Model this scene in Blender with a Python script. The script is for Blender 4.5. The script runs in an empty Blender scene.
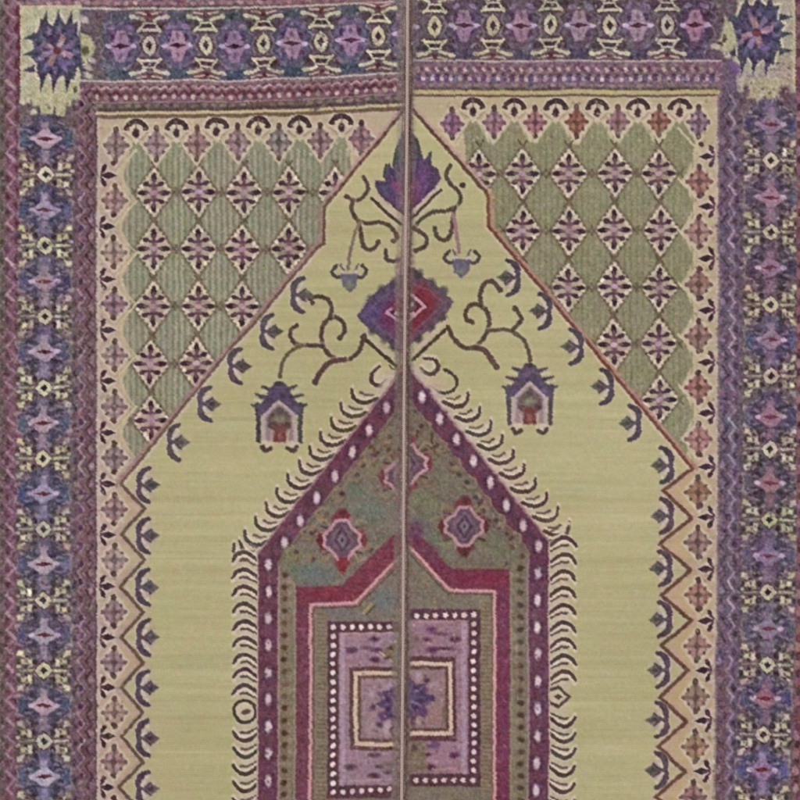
import bpy, math
import numpy as np
LAMP_A = 290; LAMP_B = 196; SEAM_COL = (.50, .37, .345)

# ------------------------------------------------ camera, world, lamps, exposure
PX = 0.0016                                  # metres of cloth per design unit
scene = bpy.context.scene
CAM_H = 3.0
cam_data = bpy.data.cameras.new('camera')
cam = bpy.data.objects.new('camera', cam_data)
scene.collection.objects.link(cam)
cam.location = (0, 0, CAM_H)
cam_data.sensor_width = 36
cam_data.lens = 36 * (CAM_H - .005) / (800 * PX)
cam_data.clip_end = 100
scene.camera = cam

world = bpy.data.worlds.new('World')
scene.world = world
world.use_nodes = True
bg = world.node_tree.nodes['Background']
bg.inputs['Color'].default_value = (1, .98, .96, 1)
bg.inputs['Strength'].default_value = .45

def lamp(name, loc, power, size, col):
    d = bpy.data.lights.new(name, 'AREA')
    d.energy = power; d.shape = 'RECTANGLE'; d.size = size; d.size_y = size * 1.4; d.color = col
    o = bpy.data.objects.new(name, d)
    o.location = loc
    v = np.array((0, 0, 0.)) - np.array(loc)
    o.rotation_euler = (math.acos(-v[2] / np.linalg.norm(v)) * 1, 0, math.atan2(v[1], v[0]) - math.pi / 2)
    scene.collection.objects.link(o)
    return o
# two copy-stand lamps, the left one the stronger, far enough off to light the cloth evenly
lamp('lamp', (-5.4, 1.5, 5.0), LAMP_A, 1.5, (1, .99, .98))
lamp('lamp', (5.4, -.5, 5.4), LAMP_B, 1.6, (1, .995, .99))

scene.view_settings.view_transform = 'Standard'
scene.view_settings.look = 'None'
scene.view_settings.exposure = 0
scene.view_settings.gamma = 1
scene.cycles.use_denoising = False if hasattr(scene, 'cycles') else False

# ---------------------------------------------------------------- woven design
# The cloth's pattern is worked out in cloth coordinates (1 unit = PX metres, y down the cloth)
# as a colour per knot; the knots become the vertices of the woven meshes.
import math
import numpy as np
X0, X1, Y0, Y1 = -40, 846, -44, 866          # extent of the cloth in cloth units
S = 2                                        # samples per unit while drawing
GW, GH = (X1 - X0) * S, (Y1 - Y0) * S
CAN = np.zeros((GH, GW, 3), np.float32)
rng = np.random.default_rng(7)


CLIP = [-1e9, 1e9]                            # drawing stays between these x values


def box(xa, ya, xb, yb):
    xa, xb = max(xa, CLIP[0]), min(xb, CLIP[1])
    i0 = max(0, int((xa - X0) * S) - 2); i1 = min(GW, int((xb - X0) * S) + 3)
    j0 = max(0, int((ya - Y0) * S) - 2); j1 = min(GH, int((yb - Y0) * S) + 3)
    if i0 >= i1 or j0 >= j1:
        return None
    x = (np.arange(i0, i1, dtype=np.float32) + .5) / S + X0
    y = (np.arange(j0, j1, dtype=np.float32) + .5) / S + Y0
    return i0, i1, j0, j1, x[None, :], y[:, None]


def blend(b, d, col, soft=.6, jit=0, a=1.0):
    i0, i1, j0, j1 = b[:4]
    al = (np.clip(.5 - d / (2 * soft), 0, 1) * a)[..., None]
    c = np.array(col, np.float32)
    if jit:
        c = c + np.float32(rng.normal(0, jit)) + rng.normal(0, jit * .3, 3).astype(np.float32)
    CAN[j0:j1, i0:i1] = CAN[j0:j1, i0:i1] * (1 - al) + c * al


def segd(x, y, p, q):
    dx, dy = q[0] - p[0], q[1] - p[1]
    L = dx * dx + dy * dy + 1e-9
    t = np.clip(((x - p[0]) * dx + (y - p[1]) * dy) / L, 0, 1)
    return np.hypot(x - p[0] - t * dx, y - p[1] - t * dy), t


def poly(pts, col, **k):
    xs = [p[0] for p in pts]; ys = [p[1] for p in pts]
    b = box(min(xs) - 1, min(ys) - 1, max(xs) + 1, max(ys) + 1)
    if b is None:
        return
    x, y = b[4], b[5]
    d = None; ins = np.zeros((y.shape[0], x.shape[1]), bool)
    for i in range(len(pts)):
        p, q = pts[i], pts[(i + 1) % len(pts)]
        e, _ = segd(x, y, p, q)
        d = e if d is None else np.minimum(d, e)
        if p[1] != q[1]:
            c = ((p[1] > y) != (q[1] > y)) & (x < (q[0] - p[0]) * (y - p[1]) / (q[1] - p[1]) + p[0])
            ins ^= c
    blend(b, np.where(ins, -d, d), col, **k)


def spline(pts, n=6):
    if len(pts) < 3:
        return pts
    P = [pts[0]] + list(pts) + [pts[-1]]
    out = []
    for i in range(1, len(P) - 2):
        p0, p1, p2, p3 = (np.array(P[i + k], float) for k in (-1, 0, 1, 2))
        for t in np.linspace(0, 1, n, endpoint=False):
            out.append(tuple(.5 * ((2 * p1) + (p2 - p0) * t + (2 * p0 - 5 * p1 + 4 * p2 - p3) * t * t + (3 * p1 - p0 - 3 * p2 + p3) * t ** 3)))
    out.append(tuple(pts[-1]))
    return out


def line(pts, w, col, w1=None, **k):
    xs = [p[0] for p in pts]; ys = [p[1] for p in pts]
    m = max(w, w1 or 0) / 2 + 1.5
    b = box(min(xs) - m, min(ys) - m, max(xs) + m, max(ys) + m)
    if b is None:
        return
    d = None; n = len(pts) - 1
    for i in range(n):
        e, t = segd(b[4], b[5], pts[i], pts[i + 1])
        hw = w / 2 if w1 is None else (w + (w1 - w) * (i + t) / n) / 2
        e = e - hw
        d = e if d is None else np.minimum(d, e)
    blend(b, d, col, **k)


def curve(pts, w, col, **k):
    line(spline(pts), w, col, **k)


def ell(cx, cy, rx, ry, col, rot=0, **k):
    r = max(rx, ry) + 1
    b = box(cx - r, cy - r, cx + r, cy + r)
    if b is None:
        return
    c, s = np.cos(rot), np.sin(rot)
    u = (b[4] - cx) * c + (b[5] - cy) * s; v = -(b[4] - cx) * s + (b[5] - cy) * c
    d = (np.sqrt((u / rx) ** 2 + (v / ry) ** 2) - 1) * min(rx, ry)
    blend(b, d, col, **k)


def dia(cx, cy, rx, ry, col, **k):
    poly([(cx, cy - ry), (cx + rx, cy), (cx, cy + ry), (cx - rx, cy)], col, **k)


def diaring(cx, cy, rx, ry, w, col, **k):
    line([(cx, cy - ry), (cx + rx, cy), (cx, cy + ry), (cx - rx, cy), (cx, cy - ry)], w, col, **k)


def rect(xa, ya, xb, yb, col, **k):
    poly([(xa, ya), (xb, ya), (xb, yb), (xa, yb)], col, **k)


def smooth_noise(step, amp, ch=3, sx=1.0):
    """value noise over the whole canvas, cell 'step' units (sx stretches it along the weft)"""
    nx = int((X1 - X0) / (step * sx)) + 3; ny = int((Y1 - Y0) / step) + 3
    g = rng.normal(0, amp, (ny, nx, ch)).astype(np.float32)
    fx = np.linspace(0, nx - 2.001, GW); fy = np.linspace(0, ny - 2.001, GH)
    ix = fx.astype(int); iy = fy.astype(int)
    tx = (fx - ix).astype(np.float32); ty = (fy - iy).astype(np.float32)
    tx = (tx * tx * (3 - 2 * tx))[None, :, None]; ty = (ty * ty * (3 - 2 * ty))[:, None, None]
    r = g[:, ix] * (1 - tx) + g[:, ix + 1] * tx
    return r[iy] * (1 - ty) + r[iy + 1] * ty


# ---- yarn colours (sRGB, 0-255)
FIELD = (177, 168, 127)
CREAM = (193, 180, 150)
LINEN = (186, 168, 146)
PINKC = (184, 160, 150)
DARK = (74, 56, 58)
INK = (56, 36, 44)
BROWN = (98, 76, 58)
RUST = (112, 78, 70)
OLIVE = (116, 102, 66)
GREEN = (134, 133, 101)
PLUM = (88, 70, 98)
VIOLET = (92, 76, 118)
BLUE = (74, 78, 112)
NAVY = (66, 66, 92)
MAUVE = (146, 112, 138)
LILAC = (160, 138, 164)
MAROON = (102, 58, 78)
RED = (122, 56, 72)
ROSE = (188, 142, 144)
TAUPE = (124, 108, 94)
GROUND = (98, 78, 88)


def seam_x(y):
    return np.interp(y, [-60, 50, 140, 240, 320, 410, 480, 650, 750, 900], [408, 407.5, 407, 405.6, 405, 404, 403.8, 403, 402, 401])


def sag(x):
    return float(np.interp(x, [0, 230, 300, 350, 404], [0, 0, -2.5, -5, -8]))


def hl(xa, xb, y, w, col, f=None, **k):
    xs = np.linspace(xa, xb, 12)
    line([(float(x), y + (f(x) if f else 0)) for x in xs], w, col, **k)


# ---- border units --------------------------------------------------------
def ring_unit_h(x, y, cr):
    """cream motif between the flowers of the upper border, centred on its ring"""
    dk = (76, 56, 66)
    for s in (-1, 1):
        poly([(x - 20, y + s * 24), (x + 20, y + s * 24), (x + 12, y + s * 12), (x - 12, y + s * 12)], dk, soft=1.5)
        line([(x - 11, y + s * 14.2), (x - 9, y + s * 15.6), (x + 9, y + s * 15.6), (x + 11, y + s * 14.2)], 3.0, cr, jit=6)
        line([(x - 11, y + s * 15), (x - 5.5, y + s * 20.5)], 2.2, cr, jit=6)
        line([(x + 11, y + s * 15), (x + 5.5, y + s * 20.5)], 2.2, cr, jit=6)
        ell(x - 3.6, y + s * 19.3, 2.2, 1.6, INK); ell(x + 3.6, y + s * 19.3, 2.2, 1.6, INK)
        line([(x - 6, y + s * 22.3), (x + 6, y + s * 22.3)], 1.8, cr, jit=6)
        for t in (-1, 1):
            line([(x + t * 18, y + s * 28.6), (x + t * 10, y + s * 27.6), (x + t * 5, y + s * 25)], 3.2, cr, jit=8)
            ell(x + t * 17, y + s * 28.6, 3.2, 2.2, cr, jit=8)
        poly([(x - 13, y + s * 34), (x, y + s * 26.5), (x + 13, y + s * 34)], (108, 62, 66), soft=1.2, jit=6)
        line([(x - 12, y + s * 33), (x - 3, y + s * 31)], 2, LINEN, a=.8); line([(x + 12, y + s * 33), (x + 3, y + s * 31)], 2, LINEN, a=.8)
        ell(x, y + s * 29.5, 2.6, 2.0, (84, 40, 48))
    dia(x, y, 10, 13, dk, soft=1.2)
    ell(x, y, 6.6, 9.6, cr, jit=6)
    dia(x, y, 6.6, 11.5, cr, jit=6)
    dia(x, y, 3.4, 5.2, INK)


def flower_h(x, y, c, cold):
    body = (90, 80, 108) if cold else (96, 76, 94)
    edge = (74, 76, 90) if cold else (84, 68, 78)
    poly([(x - 12, y - 34), (x + 12, y - 34), (x + 21, y - 16), (x + 17, y), (x + 21, y + 18), (x + 12, y + 34), (x - 12, y + 34), (x - 21, y + 18), (x - 17, y), (x - 21, y - 16)], body, soft=1.5, jit=5)
    E = [(x, y - 33), (x + 10, y - 32), (x + 10, y - 24), (x + 17, y - 22), (x + 15, y - 14), (x + 21, y - 9), (x + 17, y), (x + 21, y + 9), (x + 15, y + 15), (x + 18, y + 23), (x + 10, y + 25), (x + 10, y + 33), (x, y + 33)]
    for m_ in (1, -1):
        line([(x + (p[0] - x) * m_, p[1]) for p in E], 1.8, (156, 138, 140), soft=.9, a=.4)
        line([(x + (p[0] - x) * m_ * .88, y + (p[1] - y) * .9) for p in E], 1.8, tuple(v * .7 for v in body), soft=.9, a=.6)
    rect(x - 9, y - 34, x + 9, y - 25, edge, soft=1.5); rect(x - 10, y + 24, x + 10, y + 34, (66, 70, 92) if cold else (72, 60, 84), soft=1.5)
    for t in (-1, 1):
        ell(x + t * 9, y - 19, 5, 2.6, (126, 100, 138), rot=t * .35, jit=8); ell(x + t * 12, y + 20, 6, 2.4, (112, 104, 130), rot=-t * .4, jit=8)
        ell(x + t * 8, y - 8, 3, 4, (78, 48, 84)); ell(x + t * 8, y + 9, 4, 3, (84, 56, 92))
        ell(x + t * 5, y + 27, 3, 2.4, (60, 74, 92) if cold else (92, 74, 100), jit=8)
    poly([(x - 4.5, y - 15), (x + 4.5, y - 15), (x + 8, y - 4), (x + 16, y), (x + 8, y + 5), (x + 4, y + 16), (x - 4, y + 16), (x - 8, y + 5), (x - 16, y), (x - 8, y - 4)], c, soft=.9, jit=6)
    ell(x, y - 9.5, 1.8, 3.4, tuple(v * .78 for v in c)); ell(x, y + 9.5, 1.6, 3, tuple(v * .8 for v in c))
    for t in (-1, 1):
        ell(x + t * 12.5, y, 3.2, 2.2, (176, 148, 190), jit=7)
    dia(x, y, 9.5, 2.5, (70, 30, 52)); ell(x, y, 2.6, 2.6, (58, 22, 40))


def ring_unit_v(x, y, cr, dk):
    """lace-like pale motif round a ring, between the stars of the side borders"""
    pk = (168, 146, 142)
    for s_ in (-1, 1):
        for t in (-1, 1):
            poly([(x + t * 8, y + s_ * .5), (x + t * 28, y + s_ * .5), (x + t * 28, y + s_ * 20), (x + t * 18, y + s_ * 15)], dk, soft=2)
            c = cr if rng.random() > .25 else pk
            poly([(x + t * 20.5, y + s_ * 14), (x + t * 27, y + s_ * 15.5), (x + t * 26, y + s_ * 20.5), (x + t * 21, y + s_ * 20)], c, jit=14, soft=1.1)
            line([(x + t * 21, y + s_ * 15.5), (x + t * 17, y + s_ * 12.5)], 2.6, c, jit=12, a=.8)
            poly([(x + t * 11.6, y + s_ * 4), (x + t * 15.8, y + s_ * 4), (x + t * 16.2, y + s_ * 11), (x + t * 12.2, y + s_ * 12.2)], cr, jit=12, soft=1)
            poly([(x + t * 18, y + s_ * 6.6), (x + t * 23, y + s_ * 6.4), (x + t * 23, y + s_ * 11), (x + t * 18.4, y + s_ * 11.2)], (184, 168, 130), jit=14, soft=1)
            line([(x + t * 15, y + s_ * 6), (x + t * 19, y + s_ * 7.5)], 1.8, cr, a=.6)
            ell(x + t * 18, y + s_ * 4.2, 1.9, 1.6, INK); ell(x + t * 17.2, y + s_ * 13.8, 1.8, 1.4, INK, a=.8)
            ell(x + t * 25.4, y + s_ * 9, 1.6, 2.6, tuple(v * .7 for v in dk)); ell(x + t * 25.5, y + s_ * 4, 2.2, 1.8, pk, jit=14, a=.8)
            ell(x + t * 8.8, y + s_ * 8.5, 2.6, 3.0, INK); ell(x + t * 11, y + s_ * 16, 2.6, 2.6, tuple(v * .7 for v in dk))
            ell(x + t * 6.5, y + s_ * 14, 2, 2, (140, 122, 132), jit=12, a=.6)
        line([(x + s_ * 6, y), (x + s_ * 15, y)], 2.8, cr, jit=8); line([(x + s_ * 15, y), (x + s_ * 24, y)], 2.2, tuple(v * .88 for v in cr), jit=10)
    dia(x, y, 10, 10.5, INK, soft=1.2, a=.8)
    ell(x, y, 7, 7.2, cr, jit=8); dia(x, y, 8.8, 8.8, cr, jit=8)
    dia(x, y, 3.8, 3.8, (48, 34, 38)); ell(x, y, 1.9, 1.9, (40, 28, 32))


def flower_v(x, y, c, body, side, slit=(88, 32, 48)):
    poly([(x - 8, y - 25), (x + 8, y - 25), (x + 15, y - 16), (x + 24, y - 11), (x + 27, y), (x + 24, y + 10), (x + 14, y + 16), (x + 8, y + 26), (x - 8, y + 26), (x - 14, y + 16), (x - 24, y + 10), (x - 27, y), (x - 24, y - 11), (x - 15, y - 16)], body, soft=1.6, jit=5)
    E = [(x - 8, y - 26), (x - 9, y - 18), (x - 17, y - 15), (x - 19, y - 10), (x - 28, y - 9), (x - 25, y), (x - 28, y + 8), (x - 18, y + 11), (x - 16, y + 16), (x - 9, y + 19), (x - 8, y + 26)]
    for m_ in (1, -1):
        line([(x + (p[0] - x) * m_, p[1]) for p in E], 2.2, (158, 140, 136), soft=.9, a=.5)
        line([(x + (p[0] - x) * m_ * .9, y + (p[1] - y) * .9) for p in E], 1.8, tuple(v * .7 for v in body), soft=.9, a=.7)
    for t in (-1, 1):
        ell(x + t * 21.5, y + .5, 4.2, 7, side, soft=1.5, jit=7)
        ell(x + t * 11, y - 12, 3.4, 4.4, tuple(v * .82 for v in body), soft=1); ell(x + t * 11, y + 12, 3.2, 4.4, tuple(v * .8 for v in body), soft=1)
        ell(x + t * 14, y - 7, 3, 1.8, LILAC, a=.45, jit=8); ell(x + t * 15, y + 8, 3.2, 2, LILAC, a=.45, jit=8)
    dk = tuple(v * .68 for v in body)
    for t in (-1, 1):
        for u in (-1, 1):
            line([(x + t * 6, y + u * 7), (x + t * 19, y + u * 12)], 4.2, dk, w1=3, soft=1.2, jit=6, a=.85)
            ell(x + t * 9, y + u * 20, 3, 4, dk, soft=1.2, jit=6, a=.8); ell(x + t * 17, y + u * 4.2, 3.4, 1.6, dk, soft=1, a=.7)
            ell(x + t * 26, y + u * 9.5, 3, 2.6, (150, 132, 138), soft=1.2, jit=16, a=.45)
    rect(x - 3.6, y - 17, x + 3.6, y - 6, c, soft=1.4, a=.75, jit=6)
    rect(x - 3.8, y + 8, x + 3.8, y + 25, c, soft=1.4, a=.55, jit=6)
    poly([(x - 16, y), (x - 9, y - 4), (x - 3.5, y - 9), (x + 3.5, y - 9), (x + 9, y - 4), (x + 16, y), (x + 9, y + 4.5), (x + 4, y + 9), (x - 4, y + 9), (x - 9, y + 4.5)], c, soft=.9, jit=6)
    for t in (-1, 1):
        ell(x + t * 12.5, y - .2, 3.2, 2.2, (174, 146, 176), jit=8)
    dia(x, y, 9, 2.3, slit); ell(x, y, 5, 1.4, slit)
    line([(x - 8, y + 11), (x + 8, y + 11)], 1.4, INK, a=.35)


def star(x, y, f):
    """corner star: jagged blue-violet star on a pale square"""
    r = np.random.default_rng(11 if f > 0 else 12)
    P = []; n = 20
    for k in range(n):
        a = 2 * math.pi * k / n - math.pi / 2 + .08
        big = 1.0 if k % 2 == 0 else .78
        ex = 1 / max(abs(math.cos(a)), abs(math.sin(a))) ** .5
        P.append((x + math.cos(a) * 28 * big * ex * (1 + r.normal(0, .04)), y + math.sin(a) * 33 * big * ex * (1 + r.normal(0, .04))))
    line(P + [P[0]], 5, (194, 180, 152), soft=1.2)
    poly(P, (72, 66, 92), soft=1)
    for dx in (-13, -1, 12):
        poly([(x + dx - 4, y - 24), (x + dx + 4, y - 24), (x + dx + 3, y - 40)], (66, 60, 80), soft=.9)
        poly([(x + dx - 5, y + 24), (x + dx + 3, y + 24), (x + dx - 3, y + 43)], (62, 52, 70), soft=.9)
    for dy in (-15, 2, 19):
        poly([(x - 22, y + dy - 4), (x - 22, y + dy + 4), (x - 35, y + dy + 3)], (66, 64, 82), soft=.9)
        poly([(x + 22, y + dy - 4), (x + 22, y + dy + 4), (x + 36, y + dy - 2)], (66, 62, 78), soft=.9)
    # rings of petals, light against dark
    for k in range(12):
        a = 2 * math.pi * k / 12 + .1
        c = ((104, 86, 128), (86, 78, 116), (116, 92, 130))[k % 3]
        poly([(x + math.cos(a - .2) * 15, y + math.sin(a - .2) * 17), (x + math.cos(a) * 25, y + math.sin(a) * 28), (x + math.cos(a + .2) * 15, y + math.sin(a + .2) * 17)], c, soft=1, jit=8)
        line([(x + math.cos(a + .26) * 14, y + math.sin(a + .26) * 15), (x + math.cos(a + .26) * 22, y + math.sin(a + .26) * 24)], 2.4, (58, 52, 74), soft=.9)
    ell(x, y, 15, 16, (70, 56, 80), soft=1.4)
    for k in range(8):
        a = k * math.pi / 4 + .35 * f
        c = ((142, 104, 130), (88, 70, 108), (148, 110, 120), (124, 98, 138))[k % 4]
        poly([(x + math.cos(a - .5) * 4, y + math.sin(a - .5) * 4), (x + math.cos(a - .1) * 18, y + math.sin(a - .1) * 18), (x + math.cos(a + .3) * 16, y + math.sin(a + .3) * 16), (x + math.cos(a + .5) * 5, y + math.sin(a + .5) * 5)], c, soft=.9, jit=8)
    for k in range(4):
        a = k * math.pi / 2 + .35 * f + .3
        ell(x + math.cos(a) * 8, y + math.sin(a) * 8, 3, 1.8, (170, 134, 136), rot=a, soft=1, jit=10)
    ell(x, y, 4, 3.6, (112, 54, 56), soft=1); ell(x + 8, y + 14, 6, 3, (108, 86, 140), soft=1.6)


def zig_v(xc, amp, per, ya, yb, w, col, ph=0, **k):
    pts = []; y = ya - ph; s = 1
    while y < yb + per:
        pts.append((xc + s * amp, y)); s = -s; y += per / 2
    for i in range(len(pts) - 1):
        line([pts[i], pts[i + 1]], w, col, **k)


# ---- spandrel, palmettes -------------------------------------------------
def lattice_flower(x, y):
    rx, ry = 18.8, 26.5
    x += rng.normal(0, .5); y += rng.normal(0, .5); rx *= 1 + rng.normal(0, .02); ry *= 1 + rng.normal(0, .02)
    dia(x, y, rx + 3.4, ry + 4.4, (112, 98, 80), soft=1.2, a=.7)
    dia(x, y, rx - 1, ry - 1.5, (168, 149, 131), jit=5)
    for s_ in (-1, 1):                       # beaded pale edge
        for t in (-1, 1):
            for k in range(6):
                u = (k + .35) / 6
                ell(x + s_ * (rx - 2.2) * u, y + t * (ry - 3) * (1 - u), 2.1, 2.3, (196, 178, 156), jit=10, soft=.8)
                v = (k + .9) / 6
                ell(x + s_ * (rx + .8) * v, y + t * (ry + 1) * (1 - v), 1.2, 1.4, (106, 88, 74), jit=10, a=.8)
    for s_ in (-1, 1):
        line([(x - 8.5, y + s_ * 8.8), (x - 3, y + s_ * 7.2), (x + 3, y + s_ * 7.2), (x + 8.5, y + s_ * 8.8)], 3.0, (100, 68, 82), jit=7)
        ell(x, y + s_ * 15.2, 2.6, 4.8, INK, jit=8)
        line([(x, y + s_ * 13), (x, y + s_ * 6)], 3.0, (106, 72, 84))
        ell(x + s_ * 11.2, y, 5.4, 2.6, INK, jit=8)
        line([(x + s_ * 3, y), (x + s_ * 8, y)], 2.6, (116, 82, 96))
        for t in (-1, 1):
            ell(x + s_ * 7.6, y + t * 8.9, 3.3, 2.4, (70, 44, 54), rot=s_ * t * .3, jit=8)
    rect(x - 2.6, y - 5.5, x + 2.6, y + 5.5, (132, 98, 110), soft=1.2, jit=8)
    ell(x, y, 3.8, 2.6, (172, 140, 148), jit=10)


def edge_arc(x, y):
    """umbrella shaped palmette of the upper edging"""
    poly([(x - 15, y + 5), (x - 9, y - 6), (x + 9, y - 6), (x + 15, y + 5), (x, y + 20)], (194, 175, 152), soft=1)
    P = spline([(x - 10.5, y + 4), (x - 6.5, y - 1), (x, y - 3.2), (x + 6.5, y - 1), (x + 10.5, y + 4)]); n = len(P) - 1
    for i in range(n):
        line([P[i], P[i + 1]], 3.0 + 1.5 * math.sin(math.pi * (i + .5) / n), (66, 46, 48), soft=.9)
    line([(x - 10.5, y + 4), (x - 8, y + 4.6)], 3, (80, 58, 56)); line([(x + 10.5, y + 4), (x + 8, y + 4.6)], 3, (80, 58, 56))
    line([(x, y - 3), (x, y + 7)], 1.8, (120, 94, 92), a=.7)
    ell(x, y + 8.6, 3.3, 4.6, (62, 40, 44), soft=.9, jit=5)
    for t in (-1, 1):
        line([(x + t * 4, y + 15), (x + t * 11, y + 9)], 1.8, (150, 122, 112), soft=.9, a=.7)


def edge_diamond(x, y, c, rx=11, ry=17):
    dia(x, y, rx + 5, ry + 6, (194, 174, 152), soft=1.1)
    c = tuple(v * (1 + rng.normal(0, .03)) for v in c)
    dia(x, y, rx + .8, ry, c, soft=1.1, jit=6)
    for s_ in (-1, 1):
        for t in (-1, 1):
            ell(x + s_ * rx * .38, y + t * ry * .3, rx * .24, ry * .18, tuple(v * 1.16 for v in c), soft=1, jit=8, a=.85)
            ell(x + s_ * rx * .62, y + t * ry * .42, 1.6, 1.8, tuple(v * .74 for v in c), soft=.9, jit=8)
    line([(x, y - ry * .8), (x, y + ry * .8)], 2.2, tuple(v * .8 for v in c), soft=.9); line([(x - rx * .7, y), (x + rx * .7, y)], 1.8, tuple(v * .86 for v in c), soft=.9)
    dia(x, y, rx * .34, ry * .34, tuple(v * .72 for v in c), soft=.9)
    ell(x, y - ry + 1, 2.8, 3.6, (96, 72, 64), jit=6); ell(x, y + ry - 2, 2.6, 3.2, (102, 78, 70), jit=6)
    ell(x - rx, y, 2.2, 2.2, tuple(v * .84 for v in c)); ell(x + rx, y, 2.2, 2.2, tuple(v * .84 for v in c))


def side_arrow(x, y, t):
    """half floret of the side edging; t=+1 points to the right"""
    poly([(x - t * 11, y - 15), (x + t * 10, y), (x - t * 11, y + 15)], (192, 170, 154), soft=1.5)
    dia(x - t * .5, y, 8.5, 3.6, (62, 38, 48), jit=5); ell(x, y, 5, 2.7, INK)
    for s_ in (-1, 1):
        line([(x - t * 9, y + s_ * 2), (x - t * 5.5, y + s_ * 5)], 2.4, (88, 58, 70))
        ell(x - t * 4.8, y + s_ * 7.8, 2.3, 3.7, (72, 46, 54), rot=-s_ * t * .5, jit=7)
        ell(x + t * 5, y + s_ * 12.2, 2.7, 2.5, (98, 72, 68), jit=8)
    line([(x - t * 10.5, y), (x - t * 5, y)], 3.2, (92, 62, 76))


def crescent(x, y, t, cd=(88, 74, 82), cb=(98, 90, 82), h=17):
    """three pronged sprig: two leaves curling from a stem, a bud between; x,y = back of it, t=+1: bud to the right"""
    ell(x + t * 9, y, 6, 10, (172, 154, 152), soft=2, a=.75)
    lf = [(1, [(x + t * 1.5, y), (x + t * 1.2, y - h * .45), (x + t * 4.5, y - h * .8), (x + t * 11.5, y - h * 1.02)]),
          (1, [(x + t * 1.5, y), (x + t * 1.2, y + h * .45), (x + t * 4.5, y + h * .8), (x + t * 11.5, y + h * 1.02)])]
    for _, P in lf:
        curve([(p[0] - t * 2.6, p[1]) for p in P], 2.6, (186, 166, 156), soft=1.1, a=.85)
    for _, P in lf:
        Q = spline(P, 5); n = len(Q)
        for i in range(n - 1):
            u = i / (n - 1)
            line([Q[i], Q[i + 1]], 3.2 + 2.4 * math.sin(math.pi * min(1, u * .95 + .08)), tuple(c * (1 + .10 * (u < .5)) for c in cd), soft=.9)
    for s_ in (-1, 1):
        line([(x + t * 4.6, y + s_ * 3.6), (x + t * 8.5, y + s_ * 8.5)], 2.8, (198, 180, 166), w1=2, soft=.9, a=.85)
        ell(x + t * 10, y + s_ * 12, 1.6, 2, (198, 182, 150), soft=1, a=.8)
        line([(x + t * 8, y + s_ * 1.5), (x + t * 13, y + s_ * 6)], 3.6, (86, 72, 78), w1=2.4, soft=.9)
    line([(x + t * 2, y), (x + t * 14, y)], 3.4, (94, 78, 88))
    poly([(x + t * 9, y), (x + t * 14, y - 5.6), (x + t * 22, y), (x + t * 14, y + 5.6)], cb, jit=6, soft=1)
    ell(x + t * 13, y, 3, 2.2, tuple(v * .8 for v in cb))


def bell(x, y):
    """standing stepped blossom, (x, y) = top of its dome"""
    V1, V2 = (90, 74, 96), (86, 74, 82)
    for s in (-1, 1):
        line([(x + s * 21.5, y + 24), (x + s * 21, y + 42), (x + s * 20.5, y + 60)], 5.6, V2, w1=4.4, soft=1, jit=4)
        line([(x + s * 24.5, y + 30), (x + s * 24, y + 58)], 1.6, (190, 176, 142), soft=1, a=.6)
        line([(x + s * 7, y + 9), (x + s * 17, y + 5)], 5.4, V2, w1=2.2, soft=.9)
        line([(x + s * 9, y + 18), (x + s * 23, y + 13.5)], 6, V2, w1=2.2, soft=.9)
        line([(x + s * 13, y + 28), (x + s * 27, y + 23.5)], 6.6, V2, w1=2.4, soft=.9)
        line([(x + s * 13, y + 11), (x + s * 20, y + 9)], 1.6, (196, 182, 156), a=.7); line([(x + s * 18, y + 20), (x + s * 25, y + 18)], 1.8, (196, 182, 156), a=.7)
    poly([(x - 5, y + 1), (x + 5, y + 1), (x + 10, y + 8), (x + 13, y + 17), (x + 21, y + 24), (x + 21, y + 33), (x + 16, y + 34), (x, y + 18), (x - 16, y + 34), (x - 21, y + 33), (x - 21, y + 24), (x - 13, y + 17), (x - 10, y + 8)], V1, soft=1)
    for a, b in ((9, 20), (-8, 20), (0, 9), (-14, 27), (14, 27), (4, 14), (-5, 14)):
        ell(x + a, y + b, 3.2, 2.8, (96, 78, 112) if (a + b) % 2 else (78, 62, 82), soft=1.4, jit=7, a=.8)
    ell(x, y + 2, 4.5, 2.5, (80, 64, 70))
    poly([(x - 15, y + 34), (x, y + 20), (x + 15, y + 34), (x + 15, y + 60), (x - 15, y + 60)], (150, 124, 126), soft=1.2)
    poly([(x, y + 24), (x + 11.5, y + 35), (x + 12, y + 45), (x + 6, y + 49), (x - 6, y + 49), (x - 12, y + 45), (x - 11.5, y + 35)], (106, 90, 84), soft=1.1)
    ell(x, y + 38, 6, 3, (128, 122, 100), soft=1.4); ell(x - 8, y + 44, 3.4, 2.8, (84, 66, 68), soft=1); ell(x + 8, y + 44, 3.4, 2.8, (84, 66, 68), soft=1); ell(x, y + 30, 3, 3, (92, 74, 78), soft=1)
    line([(x - 15.5, y + 61), (x - 15, y + 34), (x, y + 20), (x + 15, y + 34), (x + 15.5, y + 61)], 2.8, (176, 152, 160), soft=.9)
    poly([(x - 9, y + 44), (x + 9, y + 44), (x + 5.5, y + 50), (x + 7, y + 61), (x - 7, y + 61), (x - 5.5, y + 50)], (116, 66, 66), soft=1.1)
    ell(x, y + 55, 2.6, 4, (138, 80, 74), soft=1.2); line([(x - 9, y + 50), (x - 8, y + 60)], 2, (186, 150, 150), a=.7); line([(x + 9, y + 50), (x + 8, y + 60)], 2, (194, 168, 140), a=.7)
    for s in (-1, 1):
        ell(x + s * 12.5, y + 63.5, 7, 3.6, (196, 178, 154), soft=1.3)
        curve([(x + s * 17, y + 65.5), (x + s * 13.5, y + 69.6), (x + s * 8.5, y + 67)], 4.4, (82, 66, 58), soft=.9)


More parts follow.
